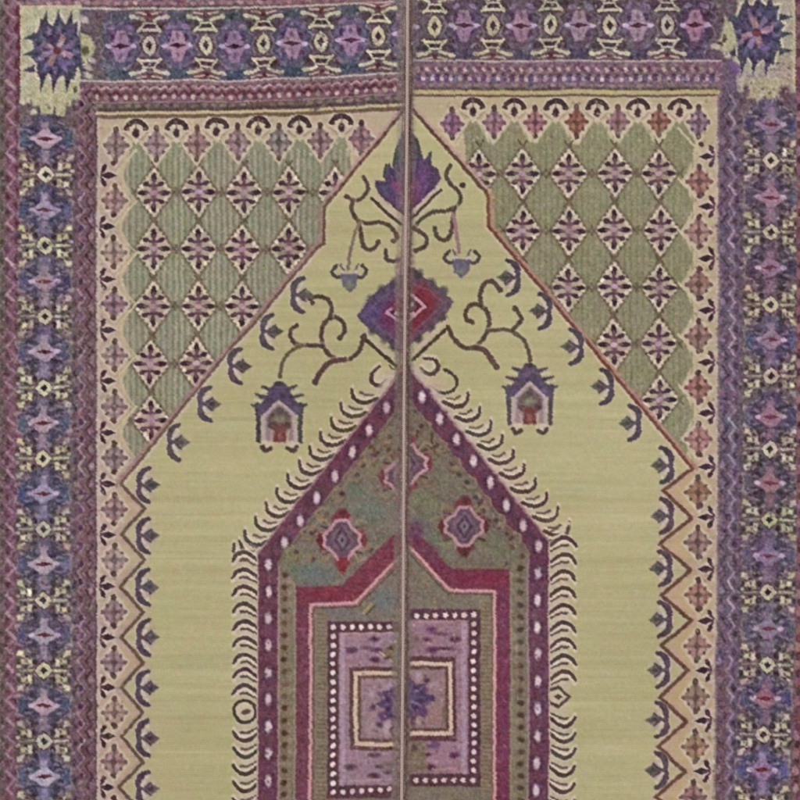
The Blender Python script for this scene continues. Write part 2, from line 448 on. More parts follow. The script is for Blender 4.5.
def taper(P, w0, w1, w2, col, **k):
    Q = spline(P); n = len(Q) - 1
    for i in range(n):
        u = (i + .5) / n
        w = w0 + (w1 - w0) * u / .5 if u < .5 else w1 + (w2 - w1) * (u - .5) / .5
        line([Q[i], Q[i + 1]], w, col, **k)


def hook(P, dash=None, w=3.5):
    poly([(p[0], p[1] - .5) for p in spline(P)], (194, 176, 148), soft=1.4, a=.9)
    curve([(p[0] + .6, p[1] - 3.0) for p in P], 3.2, (202, 185, 158), soft=1)
    curve([(p[0] - .8, p[1] + 2.8) for p in P], 1.6, (194, 178, 146), soft=1, a=.8)
    c = tuple(v + rng.normal(0, 4) for v in (88, 70, 64))
    taper(P, 2.2, w, 3.2, c, soft=.9)
    if dash:
        line(dash, 2.8, (106, 86, 78), w1=1.8, jit=6, soft=.9)


def rosette(x, y, c1, c2, w=1.0):
    """eight lobed rosette with petals above, below and at the sides"""
    for a in range(8):
        q = math.pi * (a + .5) / 4
        ell(x + math.cos(q) * 20, y + math.sin(q) * 22, 4.4, 2.8, (120, 66, 68) if a % 2 else (132, 96, 88), rot=q, soft=1.2, jit=8)
    for s_ in (-1, 1):
        poly([(x - 6, y + s_ * 17), (x + 6, y + s_ * 17), (x + 8, y + s_ * 24), (x + 3, y + s_ * 31), (x - 3, y + s_ * 31), (x - 8, y + s_ * 24)], c2, soft=1.3, jit=5)
        ell(x, y + s_ * 26, 3, 3, tuple(v * .72 for v in c2), soft=1.1)
        poly([(x + s_ * 16, y - 5), (x + s_ * 23, y - 7), (x + s_ * 26, y), (x + s_ * 23, y + 7), (x + s_ * 16, y + 5)], tuple(v * .9 for v in c2), soft=1.3, jit=5)
        for t in (-1, 1):
            line([(x + s_ * 12, y + t * 14), (x + s_ * 17, y + t * 21), (x + s_ * 24, y + t * 18)], 2.4, (136, 114, 92), soft=1, jit=10)
            line([(x + s_ * 14, y + t * 12), (x + s_ * 20, y + t * 14)], 2.2, (88, 60, 60), soft=1, jit=8)
    P = [(x - 5, y - 19), (x + 5, y - 19), (x + 10.5, y - 11), (x + 17 * w, y - 5), (x + 15.5 * w, y), (x + 17 * w, y + 5), (x + 10.5, y + 11), (x + 5, y + 19), (x - 5, y + 19), (x - 10.5, y + 11), (x - 17 * w, y + 5), (x - 15.5 * w, y), (x - 17 * w, y - 5), (x - 10.5, y - 11)]
    poly(P, (104, 76, 90), soft=1)
    line(P + [P[0]], 3.3, c1, soft=.9)
    poly([(x, y - 14), (x + 9, y - 6), (x + 12, y), (x + 9, y + 6), (x, y + 14), (x - 9, y + 6), (x - 12, y), (x - 9, y - 6)], (112, 88, 104), soft=1)
    line([(x, y - 11), (x + 7, y), (x, y + 11), (x - 7, y), (x, y - 11)], 2.4, (86, 58, 78), soft=.9)
    dia(x, y, 4, 6, (126, 110, 120), soft=1); dia(x, y, 1.8, 2.6, (76, 56, 74))


def jag(x, y, t):
    """half of the dark toothed star in the innermost square"""
    R = [23, 17, 25, 18, 27, 18, 25, 17, 23]
    P = [(x, y - 20)] + [(x + t * math.sin(math.pi * (k + .5) / 9) * r, y - math.cos(math.pi * (k + .5) / 9) * r * .86) for k, r in enumerate(R)] + [(x, y + 20)]
    poly(P, (84, 60, 94), soft=.9)
    for k in range(5):
        a = math.pi * (k + .5) / 5
        line([(x + t * math.sin(a) * 6, y - math.cos(a) * 6), (x + t * math.sin(a) * 17, y - math.cos(a) * 15)], 2.6, (112, 86, 128), w1=1.4, soft=.9, jit=8)
        ell(x + t * math.sin(a + .3) * 15, y - math.cos(a + .3) * 13, 2, 2, (70, 46, 76), soft=1)
    ell(x + t * 4, y, 5, 5, (88, 68, 108), soft=2)


def paint():
    CAN[:] = FIELD
    # ================= LEFT HALF =================
    XS = 402
    # outer stripe and upper stripe
    rect(X0, Y0, 20, Y1, (112, 74, 90), soft=1)
    rect(X0, Y0, XS + 4, 7, (128, 88, 100), soft=1)
    # border grounds
    rect(20, 5, XS + 6, 84, GROUND, soft=1)
    rect(19, 60, 78, Y1, (106, 84, 94), soft=1)
    rect(76, 84, 98, Y1, (110, 78, 86), soft=1)
    # guard of the upper side with its sag
    xs = [78, 230, 300, 350, 406]
    poly([(x, 82 + sag(x)) for x in xs] + [(x, 119 + sag(x)) for x in reversed(xs)], (122, 84, 96), soft=.8)
    poly([(x, 101 + sag(x)) for x in xs] + [(x, 112 + sag(x)) for x in reversed(xs)], (98, 78, 78), soft=1.2)
    # outer stripes: dark selvedge edge, zigzag
    rect(X0, Y0, 4.5, 330, (98, 88, 80), soft=4)
    rect(X0, 330, 4, Y1, (106, 82, 86), soft=4)
    for i, y in enumerate(np.arange(Y0, Y1, 17.7)):
        line([(-6, y), (3, y + 8.8)], 2, (140, 104, 112), a=.5, jit=10); line([(3, y + 8.8), (-6, y + 17.7)], 2, (140, 104, 112), a=.5, jit=10)
        ell(2, y + 4, 2.2, 4, (70, 64, 56), a=.7); ell(-12, y, 4, 4, (126, 92, 102), a=.7)
        line([(7, y + 1), (15, y + 9.5)], 3, (156, 112, 132), jit=12, a=.85); line([(15, y + 9.5), (7, y + 18)], 2.6, (140, 92, 116), jit=12, a=.8)
        ell(17.5, y + 1, 2.6, 4.5, (96, 42, 62), jit=8); ell(7, y + 9.5, 2.2, 4, (92, 54, 66), jit=8, a=.8)
    line([(19, Y0), (19, 100)], 2, (96, 44, 62))
    for x in np.arange(20, 404, 9.6):
        ell(x, 3 + sag(x) * .9, 3, 2, (150, 106, 116), jit=12); ell(x + 4.8, 0 + sag(x), 2.4, 2.2, (116, 92, 110), jit=12)
        ell(x + 2, -12, 3, 3, (150, 112, 120), jit=12)
    # corner square
    rect(21, 6, 80, 100, (168, 162, 134), soft=1)
    poly([(30, 84), (80, 84), (78, 96), (72, 96), (71, 106), (66, 106), (65, 116), (40, 116), (39, 106), (33, 106)], (170, 163, 126), soft=1)
    star(57, 50, 1)
    poly([(80, 32), (90, 36), (96, 46), (90, 60), (82, 62)], (174, 166, 128), soft=1.5); ell(85, 51, 4, 5, (92, 84, 54), soft=1.2)
    for (x, y) in ((84, 20), (88, 68), (88, 76), (92, 60)):
        ell(x, y, 5, 3, (176, 158, 150), soft=1.2, rot=.5)
    for (x, y) in ((26, 92), (30, 100), (23, 102), (34, 112)):
        ell(x, y, 3.6, 3, (188, 176, 150), soft=1)
    for x in (40, 55):
        poly([(x - 3, 120), (x + 3, 120), (x, 106)], (66, 60, 78), soft=.9)
    hl(22, 80, 6.5, 3, (178, 168, 130)); line([(21.5, 6), (21.5, 84)], 2.2, (176, 160, 124))
    # upper border: flowers and rings
    hl(80, 405, 8.6, 2.2, (172, 158, 146), sag)
    FX = [(121, 45.5), (177.5, 45.5), (235, 46), (292.5, 43), (350.5, 39.5), (408, 34)]
    for i, (x, y) in enumerate(FX):
        flower_h(x, y, (146, 110, 146) if i % 2 == 0 else (152, 116, 138), True)
    for (x, y), c in zip([(92, 45.5), (149.4, 45), (206, 45), (264, 44), (321, 41), (378.5, 36.5)], [(180, 168, 146), (180, 166, 150), (178, 170, 136), (180, 168, 138), (182, 172, 140), (184, 172, 138)]):
        if x > 95:
            ring_unit_h(x, y, c)
    hl(80, 404, 81, 2.2, (176, 156, 152), sag)
    hl(80, 404, 83.6, 1.6, (132, 100, 104), sag)
    for i, x in enumerate(np.arange(97, 402, 9.6)):
        dy = sag(x)
        line([(x - 4.8, 89 + dy), (x, 86.5 + dy), (x + 4.8, 89 + dy)], 2, (164, 128, 130), jit=10); line([(x - 4.8, 95 + dy), (x, 91 + dy), (x + 4.8, 95 + dy)], 2.4, (100, 52, 64), jit=8); ell(x, 97 + dy, 2.2, 2.4, (176, 146, 144), jit=14); line([(x - 4.8, 102 + dy), (x, 99 + dy + 2.5), (x + 4.8, 102 + dy)], 1.6, (146, 112, 118), jit=10)
        ell(x + 4.8, 99 + dy, 2.4, 2.4, (124, 82, 96), jit=9); ell(x + 4.8, 87 + dy, 1.8, 1.8, (108, 64, 78)); ell(x + 2, 105 + dy, 3, 1.8, (124, 104, 92), jit=8)
    hl(97, 404, 108.6, 1.8, (86, 66, 64), sag); hl(97, 404, 112.4, 3, (184, 168, 126), sag); hl(99, 404, 116, 2.2, (112, 96, 58), sag)
    # left border
    pal = [(172, 142, 156), (156, 138, 168), (166, 140, 152), (160, 138, 156)]
    for k in range(-1, 12):
        y = 139 + 70.85 * k
        x = float(np.interp(y, [140, 250, 420, 800], [46, 45, 43, 44]))
        if k >= 0:
            red = min(1, max(0, (k - 6) / 3))
            flower_v(x, y, pal[k % 4], [(94, 80, 110), (88, 80, 110), (92, 82, 106), (94, 76, 106)][k % 4], [(78, 84, 110), (80, 82, 118), (82, 78, 118), (88, 78, 114)][k % 4], (96, 44, 52) if k % 3 else (88, 34, 48))
        if k >= 0:
            ring_unit_v(x, y + 35.6, [(182, 174, 142), (188, 178, 138), (176, 166, 144)][k % 3], (100, 82, 82))
    # left guard
    for i, y in enumerate(np.arange(86, Y1, 17.7)):
        line([(84, y), (78, y + 8.8)], 2.4, (150, 112, 128), jit=14, a=.8); line([(78, y + 8.8), (84, y + 17.7)], 2.4, (142, 104, 120), jit=14, a=.8)
        line([(92, y), (86, y + 8.8)], 2.2, (84, 50, 62), jit=10, a=.8); line([(86, y + 8.8), (92, y + 17.7)], 2.2, (84, 50, 62), jit=10, a=.8)
        ell(91, y + 9, 2.6, 3.4, (134, 98, 108), jit=12, a=.8); ell(81, y, 2.2, 3.2, (86, 56, 84), jit=12)
        ell(74.5, y + 4, 2, 3.4, (74, 56, 74), jit=8, a=.8)
    line([(95.5, 118), (95.5, Y1)], 2, (96, 66, 74), a=.8)

    # spandrel ground (left)
    arch_l = [(404, 110), (334, 194), (324, 205), (323, 244), (316, 247), (120, 483)]
    sp = [(97, 118)] + [(x, 118 + sag(x)) for x in (230, 300, 350, 404)] + arch_l[1:] + [(97, 510)]
    poly(sp, (180, 161, 138), soft=.8); rect(97, 150, 124, 500, (176, 153, 139), soft=3)
    green = []
    for ax, ay in ((135.5, 138), (176.5, 138), (217, 137), (258.5, 136), (299.5, 135), (341, 134)):
        green += [(ax - 18, ay + 25), (ax - 3, ay + 3), (ax + 3, ay + 3), (ax + 18, ay + 25)]
    green = [(126, 168)] + green[1:-1] + [(352, 168), (334, 194), (324, 205), (323, 244), (316, 247), (136, 464)]
    for y in (432, 381, 330, 278.5, 226.5, 175):
        green += [(123, y + 3), (123, y - 3), (133, y - 25)]
    line(green[:24], 7, (188, 172, 140), soft=1.2); line(green[-19:], 7, (186, 170, 142), soft=1.2)
    poly(green, (137, 135, 108), soft=1.2)
    # striped weave of the green lozenges
    for x in np.arange(127, 352, 6.1):
        ytop = 150; ybot = 244 if x > 316 else min(460, 247 + (316 - x) * 1.2)
        if x > 324: ybot = 194 - (x - 334) * 1.2
        line([(x, ytop), (x, ybot)], 2.2, (166, 148, 134), a=.75, soft=.8, jit=7)
        line([(x + 3, ytop), (x + 3, ybot)], 1.6, (112, 120, 98), a=.65, soft=.8)
    # lattice on the green
    for r, y in enumerate((192, 249, 306, 363, 419.5)):
        for cx in (154, 199, 244, 289, 335):
            x = cx - r * .8
            xr = 404 - (y - 110) * .833 if y < 200 else (323 if y < 245 else 316 - (y - 247) / 1.2)
            if x < xr + 2:
                for s in (-1, 1):
                    line([(x + s * 20.5, y), (x + s * 23.5, y - 4)], 2, (108, 92, 76), a=.8); line([(x + s * 20.5, y), (x + s * 23.5, y + 4)], 2, (108, 92, 76), a=.8); line([(x, y + s * 27), (x + 3, y + s * 31)], 2, (104, 86, 72)); line([(x, y + s * 27), (x - 3, y + s * 31)], 2, (104, 86, 72))
                lattice_flower(x, y)
    # pale zigzag thread down the side of the lattice
    for y in (175, 226.5, 278.5, 330, 381, 432):
        line([(114, y), (136, y - 26)], 2.4, (190, 174, 142)); line([(114, y), (134, y + 24)], 2.4, (182, 166, 140), a=.8)
    # upper edging
    for x, y in ((135.5, 124), (176.5, 124), (217, 123), (258.5, 122), (299.5, 121), (341, 119)):
        edge_arc(x, y)
    for i, (x, y) in enumerate(((115.5, 145), (156, 144), (197, 144), (238, 142.5), (279, 142), (320, 141), (361, 139))):
        edge_diamond(x, y, [(136, 112, 112), (142, 110, 116), (138, 106, 106), (146, 116, 118)][i % 4], 11, 17)
    # field rim, cover over everything across the arch
    fld = [(408, 112), (336, 196), (326, 207), (326, 245), (318, 249), (122, 483)]
    for yv in range(0, 9):
        y = 483 + yv * 50.6
        fld += [(146, y + 26), (122, y + 50.6)]
    poly(fld + [(122, Y1 + 20), (260, Y1 + 20), (408, 700)], FIELD, soft=.6)
    # side edging below the arch
    zz = [(120, 483), (144, 509), (121, 534.5), (144, 560.5), (121, 586.5), (143, 612), (121, 636.5), (143, 662), (121, 686.5), (143, 712), (121, 736), (143, 761.5), (119, 786.5), (143, 812), (119, 837), (143, 862), (119, 888)]
    poly([(97, 440)] + [(122, 470)] + zz + [(97, 900)], (177, 153, 140), soft=.6)
    for i in range(0, len(zz) - 1, 2):
        dia(zz[i][0] + 5, zz[i][1] + 25, 13, 20, (176, 158, 126), soft=2, a=.7)
    for k, y in enumerate((175, 226.5, 278.5, 330, 381, 432, 483.5, 535, 586, 636.5, 686.5, 736, 786.5, 837)):
        side_arrow(108, y, 1)
        edge_diamond(114, y + 25.5, [(146, 116, 118), (152, 122, 120), (140, 110, 112)][k % 3], 11.5, 15.5)
    line([(98.5, 118), (98.5, Y1)], 2.4, (184, 164, 152), soft=1)
    # the zigzag and arch line with its pale rims
    def archline(P, off, rim_in, rim_out, col, w=3):
        line([(x - off * 3.8, y) for x, y in P], 3.4, rim_out, soft=1, a=.9)
        line([(x + off * 3.6, y) for x, y in P], 3, rim_in, soft=1, a=.8)
        line(P, w, col, soft=.8)
    archline(zz, 1, PINKC, (178, 146, 134), (106, 84, 66), 3.6)
    archline([(316, 248), (216, 367), (120, 483)], 1, (192, 172, 158), (160, 120, 120), (114, 86, 74))
    archline([(335, 194), (324.5, 206), (323.5, 243), (316, 248)], 1, (186, 172, 138), (150, 120, 110), (106, 78, 62))
    archline([(402, 112), (335, 194)], 1, (188, 172, 140), (172, 138, 132), (112, 78, 64), 3.2)
    for k in range(9):
        t = k / 8; ell(402 - 67 * t, 112 + 82 * t, 2, 2.4, (84, 56, 50), a=.6)
    # crescents
    for x, y in ((292, 295), (261, 331), (230, 366), (199.5, 404), (168, 442)):
        crescent(x, y, 1)
    for y in (485, 536, 587, 637.5, 687.5, 737.5, 788, 838):
        poly([(132, y), (150, y - 22), (158, y), (150, y + 22)], (178, 160, 138), soft=2.5, a=.7)
        crescent(137.5, y, 1, (84, 66, 80), (98, 84, 88))
    # bell flower and scrolls
    VN = (88, 70, 60)
    def vine(P, w=3.6, c=VN):
        curve([(p[0] + 1.2, p[1] - 1.4) for p in P], w + 1.6, (186, 170, 140), soft=1.4, a=.6)
        curve(P, w + .5, c, soft=.8)
        ell(P[-1][0], P[-1][1], (w + 1.2) / 2, (w + 1.2) / 2, c, soft=.8)
    vine([(363, 338), (361, 347), (355, 355), (345, 359.5), (333, 357), (325, 349), (321, 338), (322, 327), (328, 319), (335, 316.5), (342, 321), (344.5, 330), (340, 337.5)], 4)
    vine([(330, 317), (331, 306), (326, 298), (317, 296), (310, 299)], 4)
    vine([(345, 359), (331, 362), (322, 370), (315, 382)], 5, (96, 70, 66))
    vine([(323, 346), (310, 345.5), (297, 345), (290.5, 338), (291, 330), (296, 326)], 3.6)
    vine([(302, 346), (290, 352), (283, 362), (280, 376)], 3.2, (104, 90, 62))
    line([(310, 296), (303, 296)], 5, (92, 86, 84)); ell(312, 303, 2.5, 2.5, (86, 72, 66))
    bell(279, 381)
    # little bell under the finial scroll
    vine([(363, 177), (367.5, 186), (364, 195), (356, 200), (347, 196)], 3.4)
    vine([(352, 200), (352, 211), (357, 219), (366, 223), (378, 222), (387, 225), (393, 231), (396, 237)], 3.6)
    vine([(361, 236), (363, 246), (369, 250), (374, 248), (377, 242)], 3.8)
    vine([(385, 250), (387, 259), (392, 261), (398, 260)], 3.6)
    ell(393, 241, 3, 2.4, (100, 82, 66))
    vine([(358, 221), (360, 229), (361, 237)], 3.2)
    line([(359, 222), (355, 233), (350, 250), (347.5, 268)], 3.2, (132, 106, 98), soft=.9)
    def belllet(x, y):
        for s in (-1, 1):
            curve([(x + s * 13, y - 10), (x + s * 17.5, y - 4), (x + s * 13, y + 1.5), (x + s * 6, y)], 3.6, (86, 74, 74))
            line([(x + s * 5, y - 4), (x + s * 9, y - 11)], 2.4, (116, 98, 100)); ell(x + s * 7, y - 3, 3.4, 2.6, (188, 170, 158))
        poly([(x - 9, y - 2), (x + 9, y - 2), (x + 7, y + 11), (x, y + 17), (x - 7, y + 11)], (104, 96, 112), soft=1)
        ell(x, y + 10, 4, 4, (112, 112, 100), soft=1.4)
    belllet(349, 275)
    # finial (left half)
    poly([(406, 129), (398, 142), (394, 154), (393, 168), (386, 163), (384, 172), (386, 181), (375, 180), (375, 187), (379, 194), (406, 218)], (90, 66, 98), soft=.9)
    poly([(406, 129), (398, 142), (394, 154), (394, 168), (398, 176), (406, 170)], (86, 90, 92), soft=2)
    for q in ((399, 170, 396, 150), (393, 182, 389, 164), (388, 190, 384, 172), (384, 193, 377, 182), (396, 186, 393, 170), (392, 198, 386, 184)):
        line([q[:2], q[2:]], 3.2, (70, 54, 80), w1=1.6, soft=1)
    for q in ((402, 182, 400, 160), (396, 192, 391, 176), (390, 196, 384, 182), (402, 198, 398, 184)):
        line([q[:2], q[2:]], 2.4, (118, 86, 122), w1=1.2, soft=1)
    line([(397, 146), (394, 165)], 3.4, (72, 76, 64)); line([(386, 165), (384, 176)], 3.4, (76, 74, 66))
    for x, y, c in ((396, 186, (116, 62, 104)), (390, 196, (84, 60, 100)), (401, 200, (98, 78, 110)), (386, 188, (78, 70, 100))):
        ell(x, y, 5, 6, c, soft=3)
    line([(380, 192), (402, 214)], 2.4, (84, 58, 72)); line([(376, 195), (400, 219)], 2.6, (186, 164, 152)); line([(371, 198), (399, 224)], 3.2, (76, 60, 52)); line([(372, 203), (396, 226)], 1.6, (186, 170, 140))
    # medallion (left half)
    m = [(406, 272), (396, 279), (383, 286), (371, 296), (362, 309), (357, 315), (362, 323), (373, 332), (386, 341), (397, 351), (406, 355)]
    poly(m, (90, 72, 100), soft=.9)
    poly([(406, 286), (388, 300), (376, 314), (386, 330), (406, 348)], (108, 58, 90), soft=5)
    ell(372, 311, 8, 10, (92, 76, 116), soft=4); line([(402, 285), (380, 300), (367, 313), (380, 328), (402, 345)], 2, (112, 88, 122), soft=1.2, a=.7)
    for x, y in ((395, 282), (382, 289), (371, 299), (372, 330), (384, 338), (393, 346)):
        ell(x, y, 4, 4.5, (88, 72, 82), soft=2)
    dia(403, 312, 20, 17, (98, 40, 72), soft=2)
    line([(406, 295), (387, 312.5), (406, 326)], 3.2, (176, 132, 156)); dia(398, 312.5, 7, 6, (74, 34, 50)); ell(397, 313, 2.6, 2.2, (212, 190, 190))
    line([(361, 331), (397, 361)], 3, (188, 166, 154)); line([(362, 337), (396, 366.5)], 3.6, (80, 62, 50)); ell(364, 337, 3, 4, (84, 66, 54))
    curve([(399, 370), (392, 369), (389, 366)], 2, (100, 80, 62))

    # ----- niche (left half): hooks, dotted maroon frame, inner panels
    rect(236, 552, 258, Y1, (186, 170, 146), soft=2.5)
    poly([(400, 372), (250, 553), (240, 553), (232, 550), (340, 410), (378, 366)], (184, 168, 138), soft=3, a=.75)
    hook([(379, 366), (372, 374), (372, 382), (379, 385), (388, 379)], None, 3.8)
    line([(402, 372), (376, 394)], 2.2, (184, 156, 150))
    hx, hy = 351.5, 389
    pts_h = [(351.5, 390), (340.5, 404), (329.5, 418)]
    line([(392, 376), (254, 550)], 9, (190, 168, 150), soft=2.5); line([(399, 372), (257, 552)], 3, (184, 150, 146), soft=1)
    for k in range(12):
        x = 351.5 - 10.7 * k; y = 390 + 14.1 * k
        if y > 548: break
        hook([(x + .5, y - 1), (x + 1.5, y + 7), (x + 8, y + 12), (x + 16, y + 12.4), (x + 25, y + 8.5)], [(x + 9, y + 3), (x + 14, y + 5.6), (x + 21, y + 5)])
    hook([(240, 541), (244, 550), (252, 556), (259, 558)], [(250, 543), (257, 547)])
    def arcs(yc, xo, m, tops):
        for y in tops:
            s = 1 if y < yc else -1
            P = [(xo + m * 0, y + s * 9), (xo + m * 4, y + s * 3), (xo + m * 11, y), (xo + m * 18, y + s * 2.5), (xo + m * 25.5, y + s * 8.5)]
            curve([(p[0], p[1] + s * 3.4) for p in P], 3.6, (204, 186, 162), soft=1)
            curve([(p[0], p[1] - s * 2.8) for p in P], 1.6, (196, 180, 152), soft=1, a=.8)
            taper(P, 2.4, 3.6, 2.8, tuple(v + rng.normal(0, 4) for v in (84, 67, 63)), soft=.9)
            line([(xo + m * 8, y + s * 8), (xo + m * 14, y + s * 7.8), (xo + m * 24, y + s * 13)], 2.9, (104, 82, 76), w1=2.0, jit=7)
    arcs(711, 233, 1, (552, 569, 586, 603, 620, 637, 654, 669, 685, 740, 756, 773, 790, 807, 823, 840, 856))
    ell(245, 711, 12.5, 12.5, (76, 62, 54)); ell(245, 711, 9.3, 9, (192, 176, 148)); ell(246, 711.5, 5, 2.4, (100, 76, 70), rot=-.3); 
    line([(257.5, 552), (257.5, Y1)], 2.2, (176, 148, 140))
    # maroon dotted band
    band = [(404, 366), (258, 553), (258, Y1), (279, Y1), (279, 560), (404, 400)]
    niche = [(406, 366), (258, 553), (258, Y1), (406, Y1)]
    poly(niche, (118, 106, 94), soft=.6)
    poly([(406, 366), (258, 553), (258, Y1), (277, Y1), (277, 560), (406, 396)], (110, 61, 78), soft=.8)
    line([(398, 374), (258, 552)], 2, (150, 112, 120), a=.8)
    for k in range(40):
        t = rng.random(); x, y = 392 - 124 * t, 396 + 163 * t
        ell(x + rng.normal(0, 3), y + rng.normal(0, 3), 4, 4, (102, 64, 86) if k % 2 else (88, 54, 66), soft=3, a=.6)
    for y in np.arange(560, Y1, 13.5):
        ell(268, y, 6, 4, (102, 60, 82) if int(y / 13.5) % 3 else (108, 64, 78), soft=3, a=.7)
    for x, y in [(386, 407), (368.5, 430), (352, 452), (335, 475), (317.5, 497), (301, 520), (284.5, 542)] + [(268, 563.5 + 27 * k) for k in range(12)]:
        rect(x - 7, y - 7.5, x + 7, y + 7.5, (84, 48, 66), soft=2, a=.7)
        ell(x, y, 3.3, 5.6, (200, 172, 180), soft=1.2, jit=6)
    # inner rim of the band
    line([(278.5, 566), (278.5, Y1)], 2, (150, 122, 112))
    line([(406, 402), (280, 562)], 2.4, (112, 86, 82), a=.8)
    rect(280, 575, 297, Y1, (124, 108, 88), soft=1)
    for k, y in enumerate(np.arange(574, Y1, 12.2)):
        ell(284, y, 3, 2.8, (88, 62, 50), soft=1.2, jit=8); ell(290, y + 6, 3, 3, (132, 118, 98), soft=2, jit=6)
    line([(294.5, 585), (294.5, Y1)], 2.2, (142, 126, 112), a=.9)
    # grey-green ground mottling
    for x, y, rx, ry, c in ((356, 492, 10, 8, (102, 110, 92)), (368, 510, 18, 12, (106, 109, 97)), (385, 530, 12, 12, (116, 108, 94)), (305, 570, 16, 10, (108, 108, 98)), (292, 556, 10, 9, (118, 112, 84)), (318, 576, 18, 7, (104, 106, 104)), (392, 440, 9, 12, (122, 110, 88)), (372, 470, 10, 10, (126, 112, 90))):
        ell(x, y, rx, ry, c, soft=6)
    for x, y in ((374, 450), (385, 446), (360, 462), (322, 516), (332, 520), (312, 528), (318, 534), (372, 560), (378, 556), (368, 548), (362, 580), (310, 556)):
        ell(x, y, 3.4, 2.2, (132, 104, 76), soft=1.4, rot=-.8, jit=10); ell(x + 3, y + 3, 2.6, 2, (92, 68, 60), soft=1.2, rot=-.8)
    for x, y, r in ((394, 456, .9), (372, 448, -.9)):
        ell(x, y, 2.5, 5, (104, 80, 62), rot=r, soft=1)
    for k in range(7):
        x, y = 386 - 15.5 * k, 436 + 19.3 * k
        curve([(x, y - 6), (x - 6, y - 2), (x - 5, y + 5), (x + 2, y + 6)], 2.4, (136, 114, 90), soft=.9); ell(x + 3, y, 2.6, 2.4, (94, 66, 62), soft=1, jit=8); line([(x + 7, y + 4), (x + 2, y + 10)], 2.2, (112, 90, 74), soft=1)
    # half rosette by the seam
    CLIP[1] = 401; rosette(404, 476, (174, 130, 140), (118, 58, 66), 1.1); CLIP[1] = 1e9
    rosette(342, 540, (182, 132, 146), (122, 54, 62), 1.08)
    poly([(338, 557), (347, 557), (346, 570), (343, 575), (339, 570)], (134, 46, 58), soft=1.2)
    # red inner arch
    red = [(296, 586), (342, 585), (352, 575), (406, 522), (406, 549), (358, 601), (310, 603), (310, 880), (296, 880)]
    poly(red, (120, 56, 72), soft=1.2)
    rect(297, 606, 308, Y1, (116, 62, 80), soft=1); ell(330, 593, 26, 6, (126, 48, 64), soft=3)
    line([(296, 584.5), (342, 584)], 1.8, (112, 92, 100), a=.8)
    poly([(311, 606), (359, 604), (406, 556), (406, Y1), (311, Y1)], (122, 108, 96), soft=.8)
    ell(388, 600, 16, 12, (108, 108, 108), soft=6); ell(345, 614, 24, 5, (116, 108, 106), soft=3)
    line([(310.2, 880), (310.2, 604.5), (356, 602.5), (406, 550)], 4.4, (150, 84, 96), soft=1); line([(310.2, 880), (310.2, 604.5), (356, 602.5), (406, 550)], 2.8, (194, 144, 144), soft=.8)
    line([(313.4, 880), (313.4, 608), (358, 606), (404, 560)], 1.6, (96, 64, 66), a=.7)
    # taupe strip of dashes
    rect(314, 612, 326, 812, (130, 112, 96), soft=1.5)
    for y in np.arange(614, 812, 4.4):
        line([(317, y), (325, y)], 1.4, (110, 84, 72), a=.55)
    line([(364, 612), (371, 604)], 3, (150, 132, 96)); line([(367, 614), (374, 606)], 2, (84, 74, 56))
    # dotted frame
    rect(327, 621, 399, 798, (92, 58, 68), soft=1)
    rect(338, 632, 399, 785, (150, 116, 132), soft=1)
    line([(342, 634), (342, 784)], 4.5, (166, 136, 154), soft=1)
    line([(340, 633.5), (397, 633)], 2, (168, 128, 134))
    for k in range(7):
        ell(332.5 + 9.45 * k, 626.8 - .1 * k, 2.6, 2.7, (212, 188, 188), soft=.8, jit=7)
        ell(332.5 + 9.45 * k, 792 - .5 * k, 2.6, 2.5, (206, 180, 184), soft=.8, jit=7)
    for k in range(1, 18):
        ell(332.4, 626.8 + 9.18 * k, 2.6, 2.6, (214, 192, 192), soft=.8, jit=7)
    def marks(P, c):
        for x, y, rx, ry in P:
            ell(x, y, rx, ry, c, soft=1.4, jit=8)
    marks(((351, 650, 6, 3.2), (375, 639, 5, 2.6), (377, 650, 6, 2.4), (375.5, 660, 5, 3), (366, 648, 5, 1.6)), (92, 52, 78))
    poly([(398, 640), (380, 652), (398, 666)], (128, 108, 86), soft=2); line([(380, 652), (394, 663)], 2, (172, 144, 128)); marks(((391, 648, 3, 1.8), (388, 658, 3, 1.8)), (92, 60, 54))
    marks(((350, 767, 6, 3), (374, 754.5, 6, 2.2), (374, 776, 6, 3.2), (390, 764, 5, 2), (380, 766, 4, 2), (388, 772, 4, 2)), (88, 56, 66))
    poly([(398, 752), (378, 765), (398, 780)], (124, 104, 102), soft=2.5, a=.7)
    line([(340, 781), (397, 779)], 2, (172, 132, 146), a=.8)
    # inner frame
    rect(349, 667, 398, 750, (98, 64, 66), soft=1)
    rect(353.3, 671.3, 398, 745.6, (198, 172, 150), soft=.8)
    rect(357.3, 675.6, 398, 741, (104, 72, 66), soft=1)
    rect(360.4, 679, 398, 737.5, (148, 118, 126), soft=1.2)
    for x, y, rx, ry, c in ((388, 702, 6, 8, (96, 70, 106)), (381, 694, 3, 3, (108, 82, 116)), (393, 690, 4, 5, (92, 66, 102)), (384, 716, 6, 5, (100, 66, 104)), (394, 712, 6, 10, (104, 70, 122)), (372.5, 707, 3, 3, (80, 50, 72)), (371, 694, 4, 3, (166, 140, 150)), (387, 727, 4, 7, (176, 146, 152)), (392, 728, 2.5, 4, (80, 48, 60)), (389, 686, 4, 2.6, (160, 132, 164)), (379, 724, 3, 3, (92, 56, 78)), (369, 726, 4, 6, (158, 128, 134))):
        ell(x, y, rx, ry, c, soft=1.6)
    jag(402, 704, -1)

    # ================= RIGHT HALF =================
    sx0 = 409
    def rrect(xa, ya, xb, yb, c, **k):
        rect(max(xa, sx0), ya, xb, yb, c, **k)
    rrect(sx0, Y0, X1, 96, (98, 78, 90), soft=.8)
    rect(738, 62, X1, Y1, (106, 84, 94), soft=1)
    rect(715, 62, 740, Y1, (104, 82, 104), soft=1)
